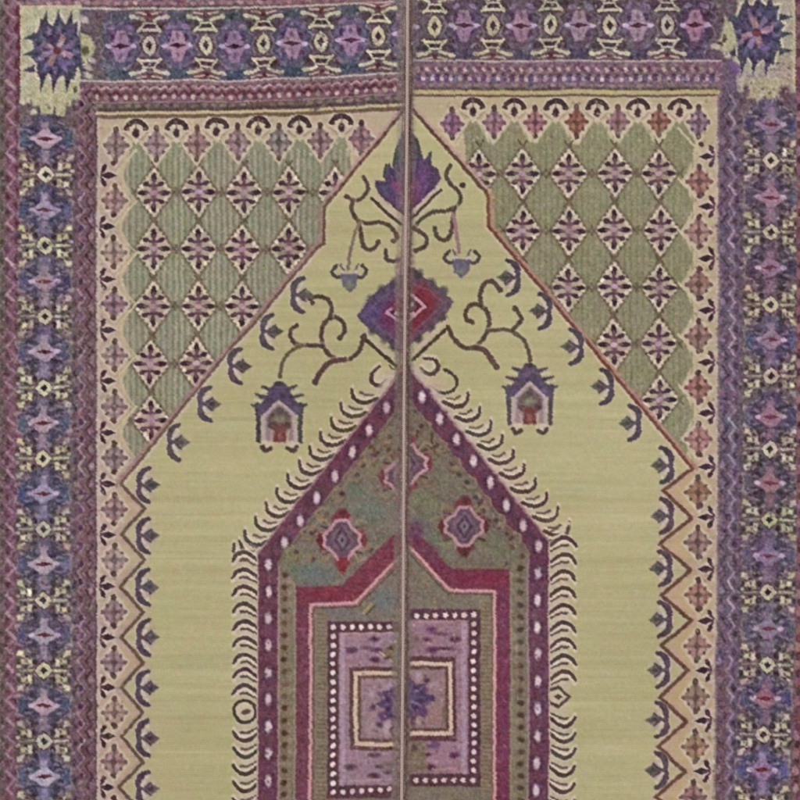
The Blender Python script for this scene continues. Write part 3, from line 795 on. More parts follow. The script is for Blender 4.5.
    rrect(sx0, 60, 722, 97, (120, 88, 106), soft=.8)
    rrect(sx0, Y0, 738, -8, (128, 88, 100), soft=1)
    # upper border
    for i, (x, y) in enumerate(((406.5, 27), (463.5, 25), (521, 25), (579.5, 25), (637, 25), (694.5, 25))):
        if i: flower_h(x, y, [(150, 114, 140), (150, 112, 136), (152, 120, 146), (144, 110, 136), (146, 106, 130)][i - 1], False)
    ell(415, 27, 4, 2.4, (172, 148, 180)); ell(413, 36, 3, 6, (92, 62, 96), soft=2)
    for (x, y), c in zip(((434.5, 26.5), (492.5, 25), (550.5, 24), (609, 24.5), (666.5, 25), (724, 26)), ((180, 168, 134), (178, 166, 132), (178, 162, 134), (180, 164, 138), (176, 162, 140), (176, 164, 132))):
        if x < 720: ring_unit_h(x, y, c)
    hl(sx0 + 2, 720, 60.8, 2, (166, 146, 142)); hl(sx0 + 2, 735, -10.6, 2, (170, 154, 140))
    for i, x in enumerate(np.arange(417, 716, 9.5)):
        w = (x > 640)
        ell(x, 69.5, 2.0, 2.6, (176, 142, 140) if not w else (160, 124, 116), jit=12); ell(x + 4.7, 69, 2.0, 3, (112, 72, 92), jit=8); ell(x + 4.7, 79, 2.3, 2.2, (176, 148, 164), jit=14); line([(x, 74), (x + 4.7, 76), (x + 9.4, 74)], 1.4, (148, 118, 134), jit=10); ell(x, 78.5, 2.6, 2.6, (104, 72, 112) if i % 4 else (96, 78, 132), jit=10)
        ell(x, 75, 3, 1.6, (90, 60, 72), jit=6); ell(x + 4, 85, 3, 1.6, (130, 108, 106), jit=8); ell(x, 65, 2.4, 1.6, (122, 88, 104), jit=8)
    hl(sx0 + 3, 716, 88.2, 2.2, (94, 76, 70)); hl(sx0 + 2, 717, 92.2, 4, (176, 162, 106)); hl(sx0 + 6, 717, 95.8, 1.6, (112, 92, 58), a=.8)
    # corner (right)
    rect(736, -8, 795, 92, (160, 148, 130), soft=1)
    star(757, 33, -1)
    poly([(724, 14), (734, 30), (738, 46), (728, 52), (716, 48), (722, 30)], (166, 156, 124), soft=1.5); ell(720, 44, 3, 3, INK, soft=1); ell(724, 38, 2, 4, (84, 70, 56))
    for (x, y, r) in ((726, 54, 1), (735, 62, 1.2), (716, 46, 0), (742, 84, 1.4), (752, 94, 1.4)):
        ell(x, y, 5.5, 3, (182, 164, 146), rot=r, soft=1.2)
    poly([(742, 78), (790, 78), (788, 92), (780, 92), (779, 100), (768, 100), (767, 106), (757, 106), (756, 98), (746, 98)], (168, 156, 122), soft=1)
    poly([(727, 58), (741, 66), (738, 76), (730, 70)], (112, 78, 128), soft=2)
    for x in (752, 767):
        poly([(x - 3, 112), (x + 3, 112), (x, 98)], (72, 60, 80), soft=.9)
    ell(746, 90, 3, 6, (96, 74, 84), soft=1.4); ell(784, 92, 5, 7, (88, 64, 74), soft=2)
    line([(794, -8), (794, 88)], 3, (176, 160, 128))
    # right border
    RY = [123, 197, 268, 340, 417, 483, 556, 629, 698, 769, 841]
    RR = [160, 232, 305, 376, 449, 520, 592, 664, 734, 806]
    cx = lambda y: float(np.interp(y, [120, 380, 450, 520, 592, 664, 734, 840], [770, 771, 770, 769, 768, 767, 763, 760]))
    for i, y in enumerate(RY):
        c = [(142, 112, 138), (156, 112, 134), (150, 108, 134), (148, 114, 142), (158, 112, 136), (146, 100, 116), (130, 104, 138), (128, 104, 132), (146, 98, 114), (150, 122, 162), (146, 112, 130)][i]
        bd = [(98, 80, 106), (102, 80, 106), (98, 76, 96), (98, 80, 116), (100, 78, 110), (100, 82, 102), (100, 84, 112), (102, 86, 110), (96, 80, 108), (92, 80, 120), (98, 78, 104)][i]
        sd = [(80, 72, 106), (84, 76, 104), (84, 70, 92), (84, 82, 120), (88, 76, 112), (90, 78, 96), (92, 80, 108), (92, 84, 108), (82, 76, 112), (80, 76, 126), (84, 72, 104)][i]
        flower_v(cx(y), y, c, bd, sd, (112, 52, 76) if i < 8 else (108, 30, 40))
    for i, y in enumerate(RR):
        ring_unit_v(cx(y), y, [(180, 160, 144), (180, 168, 136), (182, 164, 132), (178, 164, 142)][i % 4], (96, 78, 80))
    # right guard and outer stripe
    gx = lambda y: float(np.interp(y, [90, 560, 900], [0, -1, -6]))
    for i, y in enumerate(np.arange(96, Y1, 17.95)):
        o = gx(y)
        line([(729 + o, y), (735 + o, y + 9)], 2.6, (150, 126, 148), jit=14, a=.85); line([(735 + o, y + 9), (729 + o, y + 18)], 2.4, (140, 112, 140), jit=14, a=.85)
        line([(722 + o, y), (728 + o, y + 9)], 2.2, (82, 58, 84), jit=10, a=.8); line([(728 + o, y + 9), (722 + o, y + 18)], 2.2, (86, 60, 86), jit=10, a=.8)
        ell(722 + o, y + 9, 2.6, 3.6, (128, 98, 126), jit=12, a=.8); ell(736 + o, y, 2.4, 3.4, (76, 56, 76), jit=10)
        ell(741 + o, y + 5, 2, 4, (82, 62, 80), a=.7)
        if y > 660: ell(725 + o, y + 4, 6, 8, (118, 74, 76), soft=4, a=.6)
    line([(717, 96), (717, 560), (711.5, Y1)], 3, (142, 120, 112), soft=1.2, a=.85)
    xo = lambda y: float(np.interp(y, [0, 560, 900], [796, 796, 789]))
    poly([(796, Y0), (796, 560), (789, Y1 + 5), (X1, Y1 + 5), (X1, Y0)], (112, 72, 86), soft=1)
    for i, y in enumerate(np.arange(Y0, Y1, 17.7)):
        o = xo(y) - 796
        ell(799 + o, y, 3, 5, (140, 88, 96), jit=14, a=.8); ell(800 + o, y + 9, 2.6, 4, (90, 48, 62), jit=10, a=.8)
        line([(806 + o, y), (814 + o, y + 9)], 3, (150, 110, 128), jit=12); line([(814 + o, y + 9), (806 + o, y + 18)], 3, (140, 96, 116), jit=12); ell(826, y, 4, 4, (126, 96, 100), a=.7)
    # spandrel (right)
    archr = [(411, 107), (486, 192), (488, 196), (488, 225), (692, 467)]
    poly([(411, 97)] + archr + [(716, 500), (716, 97)], (180, 164, 134), soft=.8)
    gr = [(462, 128)]
    for ax in (473, 514.3, 555.6, 597, 638, 679.5):
        gr += [(ax - 18, 143), (ax - 3, 120), (ax + 3, 120), (ax + 16, 143)]
    for y in (156, 207, 258, 310, 362, 413):
        gr += [(692, y - 3), (692, y + 3), (681, y + 25)]
    line(gr[1:], 7, (190, 174, 140), soft=1.2)
    poly(gr + [(690, 440), (684, 455), (488, 225), (488, 196), (470, 174)], (139, 133, 102), soft=1.2)
    for x in np.arange(466, 694, 6.1):
        line([(x, 128), (x, 225 + max(0, (x - 488)) * 1.186 if x > 488 else 170)], 2, (120, 114, 90), a=.5, soft=.8, jit=5)
    for r, y in enumerate((173, 230, 287, 343.5, 400)):
        for x in (479, 522.5, 568.5, 614.3, 659):
            xl = 411 + (y - 107) / 1.133 if y < 192 else (488 if y < 225 else 488 + (y - 225) * .843)
            if x > xl - 3:
                for s in (-1, 1):
                    line([(x + s * 20.5, y), (x + s * 23.5, y - 4)], 2, (104, 88, 66), a=.8); line([(x + s * 20.5, y), (x + s * 23.5, y + 4)], 2, (104, 88, 66), a=.8); line([(x, y + s * 27), (x + 4, y + s * 33)], 2, (100, 84, 62)); line([(x, y + s * 27), (x - 4, y + s * 33)], 2, (100, 84, 62))
                lattice_flower(x, y)
    ARR = [156, 207, 258, 310, 362, 413, 466, 517, 569, 620.5, 671, 720.5, 770.5, 821]
    ox = lambda y: float(np.interp(y, [100, 560, 900], [0, -1, -7]))
    for y in ARR[:6]:
        o = ox(y)
        line([(704, y), (678, y - 28)], 2.4, (190, 176, 142)); line([(704, y), (680, y + 26)], 2.4, (184, 170, 138), a=.8)
    for x, y in ((473, 103), (514.3, 103), (555.6, 104), (597, 104), (638, 103.5), (679.5, 104)):
        edge_arc(x, y)
    for i, (x, y) in enumerate(((452, 123.5), (494, 122.5), (535, 122), (576, 122), (618, 121.5), (659, 121), (698, 122.5))):
        edge_diamond(x, y, [(138, 98, 116), (140, 104, 116), (138, 98, 98), (140, 88, 80), (142, 102, 112), (140, 92, 84), (138, 98, 108)][i], 10, 15.5)
    fr = [(409, 108), (483, 193), (485, 198), (485, 227), (689, 468)]
    zr = [(692, 467), (663, 490), (691, 518), (660, 544), (690, 570), (661, 595), (690, 620), (661, 645), (688, 671), (660, 697), (686, 721), (658, 747), (685, 771), (656, 796), (683, 821), (655, 846), (682, 872)]
    poly(fr + [(x - 2, y) for x, y in zr] + [(400, 880), (406, 400)], FIELD, soft=.6)
    poly([(716, 440), (690, 462)] + zr + [(711, 900)], (180, 156, 132), soft=.6)
    for i in range(1, len(zr) - 1, 2):
        dia(zr[i][0] + 26, zr[i][1], 15, 20, (184, 160, 118), soft=2, a=.7)
    for k, y in enumerate(ARR):
        o = ox(y)
        side_arrow(706 + o, y, -1)
        if k < len(ARR): edge_diamond(698.5 + o, y + 25.8, [(146, 104, 100), (150, 110, 108), (142, 110, 96), (140, 102, 96)][k % 4], 12, 16)
    line([(715.5, 97), (715.5, 560), (709.5, Y1)], 2.2, (186, 160, 148), soft=1)
    archline(zr, -1, PINKC, (184, 148, 128), (106, 74, 56), 3.9)
    archline([(488, 226), (692, 467)], -1, (196, 174, 148), (172, 122, 112), (116, 70, 60), 3.4)
    archline([(485, 190), (488, 196), (488, 226)], -1, (188, 174, 132), (176, 130, 110), (124, 76, 56), 3.2)
    archline([(413, 110), (485, 191)], -1, (188, 174, 140), (178, 142, 136), (98, 70, 54), 3.4)
    for x, y in ((518.5, 278), (550, 311.5), (581, 347), (611.5, 386), (640, 422.5), (672, 465)):
        crescent(x, y, -1, (78, 66, 76))
    for x, y in ((672, 516), (670.5, 568), (670, 619), (668.5, 669.5), (667.5, 719.5), (667, 770), (665, 820)):
        poly([(x + 6, y), (x - 10, y - 22), (x - 20, y), (x - 10, y + 22)], (180, 160, 134), soft=2.5, a=.7)
        crescent(x, y, -1, (86, 66, 76), (98, 90, 84))
    # scrolls (right)
    vine([(448, 327), (453, 338), (462, 346), (473, 347.5), (482, 340), (488, 328), (489.5, 318), (486, 310), (478, 304.5), (470, 306), (466, 313), (467, 320), (472, 322.5)], 4)
    vine([(481, 306), (480, 295), (483, 285), (489, 281), (495, 284), (500, 290)], 4)
    vine([(487, 331), (500, 329.5), (510, 331), (520, 337), (527, 346), (530.5, 360)], 3.4, (98, 82, 62))
    vine([(512, 330), (521, 320), (520, 315), (514, 308)], 3.8)
    vine([(473, 347.5), (483, 350), (490, 358), (496, 367)], 5, (94, 70, 66))
    bell(529.5, 363)
    vine([(450, 165), (446, 174), (450, 183), (457, 189), (461, 197), (456, 206), (446, 210.5), (432, 212), (420, 220), (413, 229)], 3.6)
    ell(463, 184, 3, 2.6, (84, 64, 56))
    vine([(434, 228), (437, 237), (444, 240), (450, 234), (452, 222)], 4)
    vine([(455, 207), (453, 214), (452, 222)], 3.4); vine([(413, 228), (417, 231)], 3.4)
    vine([(417, 231), (425, 238), (424, 246), (415, 251)], 3.8)
    line([(453, 213), (456, 234), (459, 252)], 3.8, (150, 112, 116), soft=.9)
    belllet(461.5, 261)
    # finial (right half)
    poly([(408, 126), (416, 138), (420, 150), (424, 160), (430, 152), (432, 166), (437, 168), (441, 178), (434, 188), (408, 214)], (92, 62, 100), soft=.9)
    poly([(408, 126), (416, 138), (420, 152), (416, 166), (408, 168)], (88, 80, 92), soft=2)
    for q in ((416, 172, 419, 152), (424, 180, 429, 160), (429, 184, 436, 172), (420, 190, 424, 172), (426, 192, 432, 180)):
        line([q[:2], q[2:]], 3.2, (76, 52, 82), w1=1.6, soft=1)
    for q in ((412, 184, 414, 162), (421, 182, 427, 166), (426, 186, 433, 174), (414, 200, 420, 186)):
        line([q[:2], q[2:]], 2.4, (124, 82, 126), w1=1.2, soft=1)
    line([(417, 140), (419, 156)], 3.4, (74, 66, 60)); line([(430, 153), (428, 168)], 3, (84, 70, 84)); line([(437, 170), (434, 186)], 3.4, (84, 66, 76))
    for x, y, c in ((424, 176, (106, 64, 118)), (416, 186, (108, 62, 98)), (430, 180, (84, 60, 92)), (414, 200, (96, 60, 84))):
        ell(x, y, 5, 6, c, soft=3)
    line([(440, 184), (411, 213)], 2.6, (184, 162, 150)); line([(440, 190), (411, 218)], 3.2, (82, 62, 58)); line([(442, 192), (414, 219)], 1.6, (186, 168, 142))
    # medallion (right half)
    poly([(406, 268), (414, 268), (418, 274), (428, 280), (440, 288), (449, 297), (454, 302), (449, 310), (440, 321), (426, 332), (406, 348)], (104, 76, 92), soft=.9)
    poly([(406, 284), (424, 283), (438, 298), (430, 318), (414, 334), (406, 336)], (122, 46, 60), soft=4)
    for x, y in ((419, 275), (431, 283), (443, 291), (443, 318), (431, 328), (419, 338)):
        ell(x, y, 4, 4.5, (88, 72, 80), soft=2)
    line([(410, 283), (428, 290), (443, 303), (430, 317), (411, 334)], 2, (120, 88, 104), soft=1.2, a=.7)
    dia(410, 306, 20, 17, (112, 42, 58), soft=2)
    line([(408, 293), (425, 306), (408, 321)], 3.2, (186, 138, 154)); ell(412, 305, 4.6, 5, (98, 84, 82)); ell(411.5, 304.5, 2.2, 2.2, (186, 176, 168)); ell(412, 314, 3, 2.4, (196, 168, 160))
    ell(417, 275, 4, 4, (80, 70, 72), soft=1.5)
    line([(447, 320), (413, 353)], 3, (190, 168, 152)); line([(448, 327), (413, 360)], 3.6, (80, 62, 50))
    # niche (right half)
    rect(547, 540, 569, Y1, (186, 170, 146), soft=2.5)
    poly([(409, 362), (549, 540), (560, 541), (572, 536), (470, 402), (428, 360)], (184, 168, 138), soft=3, a=.75)
    hook([(424, 358), (436, 360), (437, 369), (429, 374), (420, 369)], None, 3.8)
    curve([(444, 369), (451, 373), (457, 380), (452, 390), (441, 392), (433, 389)], 3.2, (80, 66, 58))
    line([(411, 363), (432, 384), (440, 386)], 2.4, (184, 158, 148))
    line([(417, 372), (551, 538)], 9, (190, 168, 148), soft=2.5); line([(411, 368), (549, 540)], 3, (184, 152, 146), soft=1)
    for k in range(0, 12):
        x = 468.5 + 11.2 * k; y = 393 + 14.35 * k
        if y > 533: break
        hook([(x - .5, y - 1), (x - 1.5, y + 7), (x - 8, y + 12), (x - 16, y + 12.4), (x - 25, y + 8.5)], [(x - 9, y + 3), (x - 14, y + 5.6), (x - 21, y + 5)])
    hook([(568, 526), (565, 535), (556, 540), (549, 541)], [(557, 528), (551, 531)])
    arcs(697, 575, -1, (537, 554, 571, 588, 605, 622, 639, 655, 671, 726, 742, 758, 775, 792, 809, 825, 842))
    poly([(571, 696), (558, 708), (547, 703), (545, 696), (547, 689), (558, 685)], (76, 62, 54), soft=1); poly([(567, 696), (558, 704), (550, 701), (548, 696), (550, 691), (558, 688.5)], (192, 176, 148), soft=1); dia(558, 696, 4.4, 3, (100, 76, 70))
    line([(548.5, 542), (548.5, Y1)], 2.2, (176, 148, 140))
    poly([(404, 362), (548, 540), (548, Y1), (404, Y1)], (118, 104, 92), soft=.6)
    poly([(404, 362), (548, 540), (548, Y1), (529, Y1), (529, 550), (404, 392)], (108, 61, 79), soft=.8)
    line([(412, 371), (548, 540)], 2, (150, 114, 120), a=.8)
    for k in range(40):
        t = rng.random(); x, y = 418 + 118 * t, 390 + 155 * t
        ell(x + rng.normal(0, 3), y + rng.normal(0, 3), 4, 4, (98, 64, 92) if k % 2 else (86, 56, 70), soft=3, a=.6)
    for y in np.arange(548, Y1, 13.5):
        ell(538, y, 6, 4, (102, 60, 82) if int(y / 13.5) % 3 else (106, 62, 78), soft=3, a=.7)
    for x, y in [(422, 397), (439.5, 418), (456, 439), (473, 461), (490, 482), (506.5, 504), (523, 525), (538.5, 546)] + [(538 - .24 * k, 573 + 27.1 * k) for k in range(11)]:
        rect(x - 7, y - 7.5, x + 7, y + 7.5, (84, 50, 70), soft=2, a=.7)
        ell(x, y, 3.3, 5.8, (200, 174, 182), soft=1.2, jit=6)
    line([(527.4, 560), (527.4, Y1)], 2, (144, 116, 124))
    line([(404, 396), (526, 552)], 2.4, (112, 92, 84), a=.8)
    rect(510, 560, 526, Y1, (122, 108, 90), soft=1)
    for k, y in enumerate(np.arange(556, Y1, 12.2)):
        ell(520.5, y, 3.2, 2.8, (84, 66, 54), soft=1.2, jit=8); ell(515, y + 6, 3, 3, (130, 116, 96), soft=2, jit=6)
    line([(511, 572), (511, Y1)], 2, (140, 122, 104), a=.9)
    for x, y, rx, ry, c in ((430, 508, 9, 8, (106, 112, 88)), (424, 498, 12, 10, (116, 112, 88)), (440, 480, 16, 14, (116, 108, 92)), (500, 552, 18, 12, (116, 112, 90)), (418, 526, 10, 6, (100, 88, 106)), (490, 540, 10, 8, (112, 110, 92)), (424, 446, 10, 12, (124, 110, 88)), (440, 540, 12, 10, (110, 108, 96))):
        ell(x, y, rx, ry, c, soft=6)
    for x, y in ((455, 468), (462, 472), (482, 500), (486, 506), (478, 494), (502, 524), (510, 530), (492, 516), (446, 448), (432, 442), (420, 444), (515, 544)):
        ell(x, y, 3.4, 2.2, (134, 112, 92), soft=1.4, rot=.8, jit=10); ell(x - 3, y + 3, 2.6, 2, (88, 66, 64), soft=1.2, rot=.8)
    for k in range(7):
        x, y = 424 + 15 * k, 426 + 18.6 * k
        curve([(x, y - 6), (x + 6, y - 2), (x + 5, y + 5), (x - 2, y + 6)], 2.4, (136, 114, 94), soft=.9); ell(x - 3, y, 2.6, 2.4, (92, 66, 64), soft=1, jit=8); line([(x - 7, y + 4), (x - 2, y + 10)], 2.2, (112, 90, 76), soft=1)
    for x, y in ((432, 440), (417, 436)):
        line([(x, y - 6), (x - 1, y + 8)], 3, (92, 72, 62), w1=2)
    CLIP[0] = 410; rosette(407, 463, (182, 138, 148), (124, 54, 66), 1.15); CLIP[0] = -1e9
    rosette(464, 526, (178, 134, 140), (112, 56, 60), 1.12)
    # red arch (right)
    poly([(404, 510), (412, 524), (444, 562), (452, 568), (509, 569), (509, 880), (495, 880), (495, 590), (449, 590), (404, 541)], (120, 54, 76), soft=1.2)
    rect(497, 592, 508, Y1, (118, 54, 80), soft=1); ell(480, 579, 26, 6, (126, 46, 72), soft=3)
    ell(416, 531, 7, 9, (106, 62, 90), soft=3); ell(428, 552, 10, 8, (112, 58, 82), soft=3)
    poly([(404, 544), (448, 592), (493.5, 592), (493.5, 800), (448, 800), (404, 852)], (122, 108, 94), soft=.8)
    line([(409, 546), (449, 590.5), (494, 590.5), (494, 880)], 4.4, (146, 76, 90), soft=1); line([(409, 546), (449, 590.5), (494, 590.5), (494, 880)], 2.8, (198, 144, 144), soft=.8)
    line([(409, 553), (447, 594), (491, 594), (491, 790)], 1.6, (92, 66, 64), a=.7)
    rect(480, 600, 491.5, 792, (130, 110, 90), soft=1.5)
    for y in np.arange(602, 792, 4.4):
        line([(482, y), (490, y)], 1.4, (112, 82, 66), a=.55)
    rect(408, 609, 480, 787, (90, 56, 68), soft=1)
    rect(408, 620, 468, 774, (150, 112, 126), soft=1)
    line([(463.5, 622), (463.5, 772)], 4.5, (164, 132, 152), soft=1); line([(416, 622.5), (466, 621)], 2, (164, 122, 132))
    for k in range(7):
        ell(416.6 + 9.5 * k, 616.4 - .35 * k, 2.6, 2.7, (208, 180, 178), soft=.8, jit=7); ell(415.5 + 9.5 * k, 781 - .1 * k, 2.6, 2.6, (206, 176, 176), soft=.8, jit=7)
    for k in range(0, 18):
        ell(473.4, 614.3 + 9.18 * k, 2.6, 2.6, (210, 182, 178), soft=.8, jit=7)
    marks(((431.5, 629.5, 5, 3.2), (427, 640, 4, 2.2), (455, 639, 6, 3), (431, 650, 6, 3), (415, 640, 3, 3), (440, 634, 10, 1.4), (444, 648, 10, 1.4)), (100, 54, 78))
    poly([(408, 630), (422, 642), (408, 658)], (126, 100, 98), soft=2.5, a=.8)
    marks(((433, 745, 6, 4),), (98, 72, 108)); marks(((454, 755, 5, 3), (427, 755, 4, 2), (431, 768, 5, 3.4)), (92, 52, 74)); poly([(408, 738), (424, 738), (427, 772), (408, 774)], (122, 102, 84), soft=3)
    ell(414, 748, 3, 4, (92, 68, 60), soft=1.4); line([(432, 770), (466, 768)], 2.4, (170, 124, 132), a=.9); line([(428, 761), (450, 762)], 2.4, (166, 124, 148), a=.8)
    rect(408, 656, 456, 741, (94, 58, 64), soft=1)
    rect(409, 661.3, 452.4, 735.6, (202, 172, 154), soft=.8)
    rect(408, 665.4, 448.4, 731.2, (100, 68, 64), soft=1)
    rect(408, 669, 445, 728, (146, 112, 116), soft=1.2)
    for x, y, rx, ry, c in ((414, 697, 8, 10, (88, 66, 108)), (424, 690, 4, 3, (104, 66, 106)), (426, 702, 4, 3, (108, 76, 110)), (420, 712, 7, 6, (96, 60, 100)), (432, 698, 3, 3, (80, 44, 72)), (434, 684, 5, 4, (162, 124, 142)), (434, 716, 6, 7, (150, 110, 110)), (419, 720, 3, 4, (178, 138, 138)), (418, 676, 3, 5, (166, 136, 160)), (426, 680, 3, 3, (92, 54, 74)), (413, 720, 2.4, 6, (86, 60, 66)), (444, 712, 2, 10, (112, 88, 72))):
        ell(x, y, rx, ry, c, soft=1.6)
    jag(407, 697, 1)
    # grey-mauve worn selvedges each side of the seam
    for y in np.arange(Y0, Y1, 6):
        s = float(seam_x(y))
        rect(s - 2.5, y, s + 2.5, y + 6.5, (150, 130, 120), soft=.8)
        strong = .75 if (y < 100 or y > 255) else .35
        rect(s - 10, y, s - 2, y + 6.5, (122, 104, 98) if y > 360 or y < 100 else (128, 106, 104), soft=1.6, a=strong)
        rect(s + 2, y, s + 6, y + 6.5, (104, 82, 78), soft=1.2, a=.7)
        rect(s + 5.5, y, s + 8.5, y + 6.5, (112, 94, 88), soft=1.6, a=strong * .5)
    ss = [(float(seam_x(y)), y) for y in np.arange(Y0, Y1 + 10, 20)]
    line([(x + 3.6, y) for x, y in ss], 1.5, (92, 66, 62), a=.8)
    line([(x - 4.5, y) for x, y in ss], 1.4, (112, 90, 86), a=.7)


def blur(a, r):
    """small separable blur of a canvas (radius r samples)"""
    k = np.exp(-.5 * (np.arange(-2 * r, 2 * r + 1) / r) ** 2); k = (k / k.sum()).astype(np.float32)
    for ax in (0, 1):
        p = [(0, 0)] * a.ndim; p[ax] = (2 * r, 2 * r)
        q = np.pad(a, p, mode='edge'); o = np.zeros_like(a)
        for i, w in enumerate(k):
            sl = [slice(None)] * a.ndim; sl[ax] = slice(i, i + a.shape[ax]); o += w * q[tuple(sl)]
        a = o
    return a


def specks():
    """worn pile: stray pale and dark knots in the crowded borders and the niche"""
    def scatter(n, xa, xb, ya, yb, cols, r=(.9, 1.7), a=.5):
        n = int(n * .3)
        for x, y, q in zip(rng.uniform(xa, xb, n), rng.uniform(ya, yb, n), rng.integers(0, len(cols), n)):
            ell(x, y, rng.uniform(*r), rng.uniform(*r), cols[q], soft=.9, jit=14, a=a)
    bl = [(168, 150, 136), (150, 126, 142), (124, 108, 112), (66, 52, 62), (140, 112, 116), (72, 58, 78)]
    scatter(2600, 20, 78, 100, Y1, bl); scatter(700, X0, 20, Y0, Y1, bl[2:]); scatter(900, 76, 97, 84, Y1, bl[1:])
    scatter(1500, 80, 402, 6, 82, bl); scatter(700, 90, 402, 83, 110, bl[1:])
    scatter(1500, 412, 735, Y0, 60, bl); scatter(700, 412, 716, 61, 90, bl[1:])
    scatter(2600, 738, 795, 60, Y1, bl); scatter(900, 716, 740, 95, Y1, bl[1:]); scatter(500, 795, X1, Y0, Y1, bl[2:])
    nl = [(136, 116, 96), (100, 78, 70), (92, 88, 76), (142, 112, 104), (84, 62, 62), (108, 116, 96)]
    for x, y, q in zip(rng.uniform(285, 525, 200), rng.uniform(410, 590, 200), rng.integers(0, 6, 200)):
        inside = (y - 410) > abs(x - 404) * 1.25 - 6 and not (abs(x - 404) < 95 and y > 600 - 1.0 * (95 - abs(x - 404)) - 25)
        if inside:
            ell(x, y, rng.uniform(.9, 2.2), rng.uniform(.9, 1.6), nl[q], soft=.9, jit=10, a=.5, rot=rng.uniform(0, 3))
    scatter(260, 298, 308, 604, Y1, [(140, 74, 88), (98, 46, 62), (110, 70, 92)], a=.5); scatter(260, 496, 508, 590, Y1, [(140, 74, 92), (98, 44, 66), (108, 66, 96)], a=.5)
    scatter(420, 340, 396, 634, 784, [(168, 136, 148), (132, 98, 116), (116, 84, 100), (150, 124, 124)], a=.5); scatter(420, 410, 466, 622, 772, [(168, 134, 142), (130, 92, 108), (112, 80, 94), (146, 118, 114)], a=.5)
    scatter(500, 98, 124, 120, Y1, [(160, 132, 122), (198, 180, 160), (136, 110, 102), (150, 124, 120)], a=.5); scatter(500, 690, 714, 98, Y1, [(162, 130, 112), (198, 178, 152), (138, 106, 90), (150, 120, 106)], a=.5)
    scatter(420, 100, 360, 119, 158, [(160, 134, 118), (196, 180, 156), (140, 116, 104)], a=.45); scatter(420, 440, 712, 98, 140, [(160, 134, 112), (196, 180, 150), (140, 114, 96)], a=.45)
    scatter(420, 259, 277, 560, Y1, [(112, 74, 98), (82, 48, 66), (96, 66, 106)], a=.6); scatter(420, 530, 547, 548, Y1, [(112, 76, 102), (82, 50, 70), (94, 66, 112)], a=.6)


def finish():
    """dye variation, yarn speckle, slight wobble of the weave; returns the colour of every knot (sRGB)"""
    wob = smooth_noise(9, .28, 2) * S + smooth_noise(40, .45, 2) * S
    rows = np.repeat(rng.normal(0, .30, (GH // 3 + 2, 1)), 3, axis=0)[:GH] * S
    cols_ = np.repeat(rng.normal(0, .2, (GW // 3 + 2, 1)), 3, axis=0)[:GW, 0][None, :] * S
    wob[..., 0] += rows; wob[..., 1] += cols_
    jj, ii = np.mgrid[0:GH, 0:GW]
    a = np.clip(ii + wob[..., 0], 0, GW - 1).astype(np.int32); b = np.clip(jj + wob[..., 1], 0, GH - 1).astype(np.int32)
    can = CAN[b, a]
    can = can.reshape(Y1 - Y0, S, X1 - X0, S, 3).mean(axis=(1, 3))
    LW = np.array([.3, .59, .11], np.float32)
    lum = (can * LW).sum(axis=2, keepdims=True)
    chro = blur(can - lum, 1)                                     # dyes run into each other, tone stays crisp
    lum = lum + .32 * (lum - blur(lum, 2))
    lum = np.where(lum < 62, 62 - (62 - lum) * .55, lum)
    def n(*a_): return smooth_noise(*a_)[::S, ::S]
    dist = np.abs(can - np.array(FIELD, np.float32)).sum(axis=2)
    busy = .3 + np.clip((dist - 12) / 60, 0, 1) * .75
    x = np.arange(X0, X1) + .5; y = np.arange(Y0, Y1) + .5
    edge = ((x < 97) | (x > 716))[None, :] | (y < 90)[:, None]
    busy = np.where(edge, 1.5, blur(busy.astype(np.float32), 2))[..., None]
    # knots: fine speckle in tone, broader drift in dye
    lum = lum + busy * (n(1.2, 4, 1) + n(1.9, 6.2, 1) + n(3.4, 4.4, 1)) + n(120, 2, 1)
    lum = lum + (n(2.2, 2.6, 1, 22) + n(5, 2.2, 1, 60) + n(16, 1.6, 1, 30)) * np.where(busy < .7, 1.0, .3)
    worn = (rng.random((Y1 - Y0, 1, 1)) > .965) * rng.normal(-2, 4, (Y1 - Y0, 1, 1))
    lum = lum + worn * np.clip(n(30, .8, 1, 3) + .5, 0, 1)
    c2 = n(7, 2.2, 3) + n(4, 2.0, 3) + n(30, 1.3, 3)
    c2 = c2 - (c2 * LW).sum(axis=2, keepdims=True)
    lum = lum + 4 * edge[..., None]
    chro = chro * np.where(edge[..., None], .80, np.where(busy < .6, .97, .86)) + c2 * (.45 + .3 * busy)
    return np.clip(lum + chro, 0, 255)

# ---------------------------------------------------------------- building
paint()
specks()
COL = finish()                               # one sRGB colour per knot
NY, NX = COL.shape[:2]
lin = COL / 255.0
lin = np.where(lin <= .04045, lin / 12.92, ((lin + .055) / 1.055) ** 2.4).astype(np.float32)

# ---- where each part of the cloth lies (per knot-sized face)
fx = np.arange(X0, X1 - 1) + 1.0
fy = np.arange(Y0, Y1 - 1) + 1.0
FX_, FY_ = np.meshgrid(fx, fy)


def inside(pts):
    ins = np.zeros(FX_.shape, bool)
    for i in range(len(pts)):
        p, q = pts[i], pts[(i + 1) % len(pts)]
        if p[1] != q[1]:
            ins ^= ((p[1] > FY_) != (q[1] > FY_)) & (FX_ < (q[0] - p[0]) * (FY_ - p[1]) / (q[1] - p[1]) + p[0])
    return ins


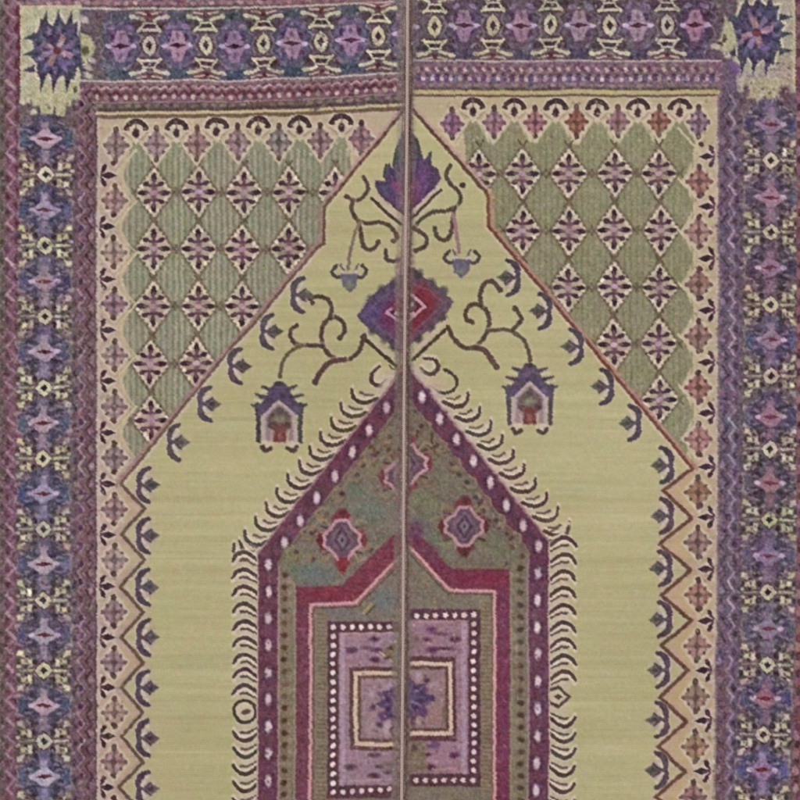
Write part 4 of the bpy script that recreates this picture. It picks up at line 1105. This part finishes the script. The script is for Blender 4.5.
SEAM = np.interp(fy, [-60, 50, 140, 240, 320, 410, 480, 650, 750, 900], [408, 407.5, 407, 405.6, 405, 404, 403.8, 403, 402, 401])[:, None]
left = FX_ < SEAM
names = ['field', 'outer_stripe', 'border', 'corner_star', 'guard_stripe', 'spandrel', 'edging', 'medallion', 'finial', 'bell_flower', 'niche_band', 'niche_ground', 'red_arch', 'niche_surround', 'dotted_square', 'centre_square']
N = {n: i for i, n in enumerate(names)}
REG = np.zeros(FX_.shape, np.int8)


def put(name, pts, half):
    REG[inside(pts) & (left if half == 'L' else ~left)] = N[name]


B = Y1 + 40; T = Y0 - 40; R = X1 + 40; LL = X0 - 40
sg = [(78, 0), (230, 0), (300, -2.5), (350, -5), (415, -8.4)]
# left half
put('outer_stripe', [(LL, T), (415, T), (415, B), (LL, B)], 'L')
put('border', [(20, 7), (350, 2), (415, -1), (415, B), (20, B)], 'L')
put('guard_stripe', [(x, 82 + d) for x, d in sg] + [(415, B), (77, B)], 'L')
put('corner_star', [(20.5, 6), (80, 6), (80, 84), (77, 100), (66, 115), (38, 115), (30, 102), (20.5, 98)], 'L')
put('edging', [(97.5, 118)] + [(x, 118 + d) for x, d in sg[1:]] + [(415, B), (97.5, B)], 'L')
put('spandrel', [(126, 168), (135.5, 140), (155, 163), (176.5, 140), (196, 163), (217, 139), (238, 161), (258.5, 138), (279, 160), (299.5, 137), (320, 158), (341, 136), (352, 160), (352, 168), (415, 100), (415, 420), (136, 464), (133, 460), (133, 407), (123, 381), (133, 356), (123, 330), (133, 304), (123, 278), (133, 253), (123, 226), (133, 200), (123, 175)], 'L')
zl = [(120, 483), (144, 509), (121, 534.5), (144, 560.5), (121, 586.5), (143, 612), (121, 636.5), (143, 662), (121, 686.5), (143, 712), (121, 736), (143, 761.5), (119, 786.5), (143, 812), (119, 837), (143, 862), (119, 888), (119, B)]
put('field', [(415, 96), (404, 111), (335, 194), (324.5, 206), (323.5, 243), (316, 248), (216, 367)] + zl + [(415, B)], 'L')
put('finial', [(415, 120), (406, 129), (398, 142), (393, 156), (392, 166), (386, 162), (383, 172), (384, 180), (374, 179), (374, 188), (379, 194), (406, 219), (415, 226)], 'L')
put('medallion', [(415, 264), (406, 272), (396, 279), (383, 286), (371, 296), (362, 309), (357, 315), (362, 323), (373, 332), (386, 341), (397, 351), (406, 356), (415, 363)], 'L')
BELL = [(-7, -1), (7, -1), (10, 5), (17, 4), (13, 12), (23, 13), (20, 23), (28, 24), (24, 30), (24, 63), (18, 63), (18, 71), (-18, 71), (-18, 63), (-24, 63), (-24, 30), (-28, 24), (-20, 23), (-23, 13), (-13, 12), (-17, 4), (-10, 5)]
put('bell_flower', [(279 + a, 381 + b) for a, b in BELL], 'L')
put('niche_band', [(415, 355), (406, 366), (258, 553), (258, B), (415, B)], 'L')
put('niche_ground', [(415, 386), (280, 562), (280, B), (415, B)], 'L')
put('red_arch', [(296, 585), (342, 584.5), (352, 574), (415, 513), (415, B), (296, B)], 'L')
put('niche_surround', [(312, 606), (358, 604), (415, 547), (415, B), (312, B)], 'L')
put('dotted_square', [(327, 621), (415, 620), (415, 795), (327, 798)], 'L')
put('centre_square', [(350, 668), (415, 668), (415, 747), (350, 749)], 'L')
# right half
put('outer_stripe', [(395, T), (R, T), (R, B), (395, B)], 'R')
put('border', [(395, -11), (795, -11), (795, 560), (789, B), (395, B)], 'R')
put('guard_stripe', [(395, 61), (738, 61), (740, 90), (739, 560), (733, B), (395, B)], 'R')
put('corner_star', [(737, -9), (795, -9), (795, 90), (788, 104), (746, 104), (738, 80), (734, 50)], 'R')
put('edging', [(395, 97), (716.5, 97), (716.5, 560), (710, B), (395, B)], 'R')
put('spandrel', [(395, 100), (462, 150), (462, 128), (473, 121), (494, 143), (514, 121), (535, 143), (555.6, 121), (576, 143), (597, 121), (618, 143), (638, 121), (659, 143), (679.5, 121), (692, 150), (692, 156), (681, 181), (692, 207), (681, 232), (692, 258), (681, 283), (692, 310), (681, 335), (692, 362), (681, 387), (692, 413), (684, 455), (395, 440)], 'R')
zr_ = [(692, 467), (663, 490), (691, 518), (660, 544), (690, 570), (661, 595), (690, 620), (661, 645), (688, 671), (660, 697), (686, 721), (658, 747), (685, 771), (656, 796), (683, 821), (655, 846), (682, 872), (682, B)]
put('field', [(395, 92), (413, 110), (485, 190), (488, 196), (488, 226)] + zr_ + [(395, B)], 'R')
put('finial', [(399, 115), (408, 126), (416, 138), (420, 148), (424, 159), (430, 151), (433, 165), (438, 168), (442, 178), (434, 189), (408, 215), (399, 224)], 'R')
put('medallion', [(399, 262), (414, 268), (418, 272), (428, 279), (440, 287), (450, 296), (455, 302), (450, 311), (440, 322), (426, 333), (399, 356)], 'R')
put('bell_flower', [(529.5 + a, 363 + b) for a, b in BELL], 'R')
put('niche_band', [(395, 351), (404, 362), (548, 540), (548, B), (395, B)], 'R')
put('niche_ground', [(395, 380), (528, 550), (528, B), (395, B)], 'R')
put('red_arch', [(395, 501), (412, 524), (444, 562), (452, 568), (509, 569), (509, B), (395, B)], 'R')
put('niche_surround', [(395, 535), (448, 592), (493, 592), (493, B), (395, B)], 'R')
put('dotted_square', [(395, 609), (480, 608), (480, 787), (395, 788)], 'R')
put('centre_square', [(395, 656), (456, 656), (456, 741), (395, 741)], 'R')

# ---- the cloth's relief: slack waves of hand woven cloth and the ridge of every weft row
vx = np.arange(X0, X1) + .5
vy = np.arange(Y0, Y1) + .5
VX, VY = np.meshgrid(vx, vy)
und = (.0011 * np.sin(VX / 97 + .6 * np.sin(VY / 143)) * np.sin(VY / 118 + 1.1) + .0006 * np.sin(VY / 41 + VX / 260)
       + .0004 * np.sin(VX / 33 + VY / 77) + .00028 * np.sin(VX / 17 - VY / 58 + 1.5 * np.sin(VY / 90)))
rim = np.minimum(1, np.abs(VX - np.interp(VY, [-60, 50, 140, 240, 320, 410, 480, 650, 750, 900], [408, 407.5, 407, 405.6, 405, 404, 403.8, 403, 402, 401])) / 7)
und -= .0012 * (1 - rim) ** 2                # both halves dip into the seam
yarn = rng.normal(0, .00008, VX.shape) + .00010 * np.where((np.arange(NY)[:, None] + (np.arange(NX)[None, :] // 2)) % 2, 1, -1)
VZ = .0062 + und + yarn
WX = (VX - 400) * PX
WY = (400 - VY) * PX


def wool(name, bump=.35, scale=900):
    m = bpy.data.materials.new(name)
    m.use_nodes = True
    nt = m.node_tree
    p = nt.nodes['Principled BSDF']
    p.inputs['Roughness'].default_value = .95
    p.inputs['Specular IOR Level'].default_value = .12
    a = nt.nodes.new('ShaderNodeVertexColor'); a.layer_name = 'dye'
    tc = nt.nodes.new('ShaderNodeTexCoord')
    no = nt.nodes.new('ShaderNodeTexNoise'); no.inputs['Scale'].default_value = 420; no.inputs['Detail'].default_value = 3
    nt.links.new(tc.outputs['Object'], no.inputs['Vector'])
    mr = nt.nodes.new('ShaderNodeMapRange'); mr.inputs['To Min'].default_value = .86; mr.inputs['To Max'].default_value = 1.14
    nt.links.new(no.outputs['Fac'], mr.inputs['Value'])
    mx = nt.nodes.new('ShaderNodeMix'); mx.data_type = 'RGBA'; mx.blend_type = 'MULTIPLY'; mx.inputs['Factor'].default_value = 1
    nt.links.new(a.outputs['Color'], mx.inputs['A']); nt.links.new(mr.outputs['Result'], mx.inputs['B'])
    nt.links.new(mx.outputs['Result'], p.inputs['Base Color'])
    # weft rows and twist of the yarn as fine relief
    wv = nt.nodes.new('ShaderNodeTexWave'); wv.bands_direction = 'Y'; wv.inputs['Scale'].default_value = 98; wv.inputs['Distortion'].default_value = 1.6; wv.inputs['Detail'].default_value = 2; wv.inputs['Detail Scale'].default_value = 2.5
    nt.links.new(tc.outputs['Object'], wv.inputs['Vector'])
    ad = nt.nodes.new('ShaderNodeMath'); ad.operation = 'ADD'
    nt.links.new(wv.outputs['Fac'], ad.inputs[0]); nt.links.new(no.outputs['Fac'], ad.inputs[1])
    bp = nt.nodes.new('ShaderNodeBump'); bp.inputs['Strength'].default_value = bump; bp.inputs['Distance'].default_value = .0006
    nt.links.new(ad.outputs['Value'], bp.inputs['Height']); nt.links.new(bp.outputs['Normal'], p.inputs['Normal'])
    return m


def plain(name, col, rough=.9, bump=.3, scale=300, dist=.0005):
    m = bpy.data.materials.new(name); m.use_nodes = True
    nt = m.node_tree; p = nt.nodes['Principled BSDF']
    p.inputs['Roughness'].default_value = rough; p.inputs['Specular IOR Level'].default_value = .15
    tc = nt.nodes.new('ShaderNodeTexCoord')
    no = nt.nodes.new('ShaderNodeTexNoise'); no.inputs['Scale'].default_value = scale; no.inputs['Detail'].default_value = 4
    nt.links.new(tc.outputs['Object'], no.inputs['Vector'])
    cr = nt.nodes.new('ShaderNodeValToRGB')
    cr.color_ramp.elements[0].position = .3; cr.color_ramp.elements[1].position = .7
    cr.color_ramp.elements[0].color = tuple(c * .72 for c in col) + (1,); cr.color_ramp.elements[1].color = tuple(min(1, c * 1.2) for c in col) + (1,)
    nt.links.new(no.outputs['Fac'], cr.inputs['Fac']); nt.links.new(cr.outputs['Color'], p.inputs['Base Color'])
    bp = nt.nodes.new('ShaderNodeBump'); bp.inputs['Strength'].default_value = bump; bp.inputs['Distance'].default_value = dist
    nt.links.new(no.outputs['Fac'], bp.inputs['Height']); nt.links.new(bp.outputs['Normal'], p.inputs['Normal'])
    return m


def mesh_obj(name, verts, quads, mat, parent=None, colors=None, tris=None):
    me = bpy.data.meshes.new(name)
    verts = np.asarray(verts, np.float32); quads = np.asarray(quads, np.int32)
    me.vertices.add(len(verts)); me.vertices.foreach_set('co', verts.ravel())
    k = quads.shape[1]
    me.loops.add(quads.size); me.loops.foreach_set('vertex_index', quads.ravel())
    me.polygons.add(len(quads)); me.polygons.foreach_set('loop_start', np.arange(0, quads.size, k, dtype=np.int32))
    me.update(calc_edges=True)
    if colors is not None:
        at = me.color_attributes.new('dye', 'FLOAT_COLOR', 'POINT')
        at.data.foreach_set('color', np.concatenate([colors, np.ones((len(colors), 1), np.float32)], 1).astype(np.float32).ravel())
    me.materials.append(mat)
    me.validate()
    o = bpy.data.objects.new(name, me)
    scene.collection.objects.link(o)
    if parent: o.parent = parent
    return o


def cloth_piece(name, mask, mat, parent):
    j, i = np.nonzero(mask)
    if not len(j):
        return None
    q = np.stack([j * NX + i, (j + 1) * NX + i, (j + 1) * NX + i + 1, j * NX + i + 1], 1)
    u, inv = np.unique(q.ravel(), return_inverse=True)
    V = np.stack([WX.ravel()[u], WY.ravel()[u], VZ.ravel()[u]], 1)
    return mesh_obj(name, V, inv.reshape(-1, 4), mat, parent, lin.reshape(-1, 3)[u])


# ---- the floor below
def floor_grid():
    s = 6.0
    return [(-s, -s, 0), (s, -s, 0), (s, s, 0), (-s, s, 0)], [(0, 1, 2, 3)]
fl = mesh_obj('floor', *floor_grid(), plain('floor_stone', (.30, .28, .25), .7, .2, 14, .002))
fl['kind'] = 'structure'

# ---- the rug
rug = bpy.data.objects.new('rug', None)
scene.collection.objects.link(rug)
rug['label'] = 'old flat-woven wool rug with straw yellow arch, purple borders and two mismatched halves'
rug['category'] = 'rug'
wool_mat = wool('dyed_wool')
for half, msk in (('L', left), ('R', ~left)):
    panel = cloth_piece('woven_panel', msk & (REG == 0), wool_mat, rug)
    panel['label'] = 'left woven half with its pattern set lower' if half == 'L' else 'right woven half with its pattern set higher'
    for n in names[1:]:
        cloth_piece(n, msk & (REG == N[n]), wool_mat, panel)

# backing cloth and bound edges
xa, xb, ya, yb = (X0 - 400) * PX, (X1 - 401) * PX, (401 - Y1) * PX, (400 - Y0) * PX
za, zb = .0004, .0030
V = [(xa, ya, za), (xb, ya, za), (xb, yb, za), (xa, yb, za), (xa, ya, zb), (xb, ya, zb), (xb, yb, zb), (xa, yb, zb)]
mesh_obj('backing', V, [(3, 2, 1, 0), (4, 5, 6, 7), (0, 1, 5, 4), (1, 2, 6, 5), (2, 3, 7, 6), (3, 0, 4, 7)], plain('backing_wool', (.23, .19, .15), .95), rug)


def tube(path, rx, rz, seg=10, wob=0):
    path = np.array(path, float); n = len(path)
    tg = np.gradient(path, axis=0); tg /= np.linalg.norm(tg, axis=1)[:, None]
    side = np.stack([tg[:, 1], -tg[:, 0], np.zeros(n)], 1); side /= np.linalg.norm(side, axis=1)[:, None]
    V = []
    for k in range(n):
        f = 1 + (wob * math.sin(k * 1.3) if wob else 0)
        for a in range(seg):
            t = 2 * math.pi * a / seg
            V.append(path[k] + side[k] * rx * f * math.cos(t) + np.array((0, 0, rz * f * math.sin(t))))
    F = [(k * seg + a, k * seg + (a + 1) % seg, (k + 1) * seg + (a + 1) % seg, (k + 1) * seg + a) for k in range(n - 1) for a in range(seg)]
    return V, F


bind_mat = plain('binding_wool', (.16, .10, .12), .95, .4, 260)
for x in (xa, xb):
    mesh_obj('selvedge', *tube([(x, y, .0042) for y in np.linspace(ya, yb, 160)], .004, .0036, 10, .06), bind_mat, rug)
for y in (ya, yb):
    mesh_obj('end_band', *tube([(x, y, .0042) for x in np.linspace(xa, xb, 160)], .004, .0036, 10, .06), bind_mat, rug)

# the seam: slanted whip stitches over a laid cord
def stitches():
    # the laid cord first, then the stitches over it
    V, F = tube([((float(np.interp(y, [-60, 50, 140, 240, 320, 410, 480, 650, 750, 900], [408, 407.5, 407, 405.6, 405, 404, 403.8, 403, 402, 401])) - 400) * PX, (400 - y) * PX, .0062) for y in np.arange(Y0 + 1, Y1 - 2, 4.0)], 1.5 * PX, .0014, 8)
    y = Y0 + 2.0; k = 0
    r = np.random.default_rng(3)
    while y < Y1 - 3:
        x = float(np.interp(y, [-60, 50, 140, 240, 320, 410, 480, 650, 750, 900], [408, 407.5, 407, 405.6, 405, 404, 403.8, 403, 402, 401])) + r.normal(0, .12)
        L = 2.1 + r.normal(0, .12); sl = math.radians(56 + r.normal(0, 5))
        p = []
        for t in np.linspace(-1, 1, 7):
            dx, dy = math.cos(sl) * L * t, -math.sin(sl) * L * t
            h = .0078 - .0020 * t * t
            p.append(((x + dx - 400) * PX, (400 - (y + dy)) * PX, h))
        v, f = tube(p, .85 * PX, .0010, 7)
        o = len(V); V += v; F += [tuple(o + i for i in q) for q in f]
        y += 2.1 + r.normal(0, .06); k += 1
    return V, F
mesh_obj('seam_stitching', *stitches(), plain('seam_thread', SEAM_COL, .95, .4, 500, .0003), rug)
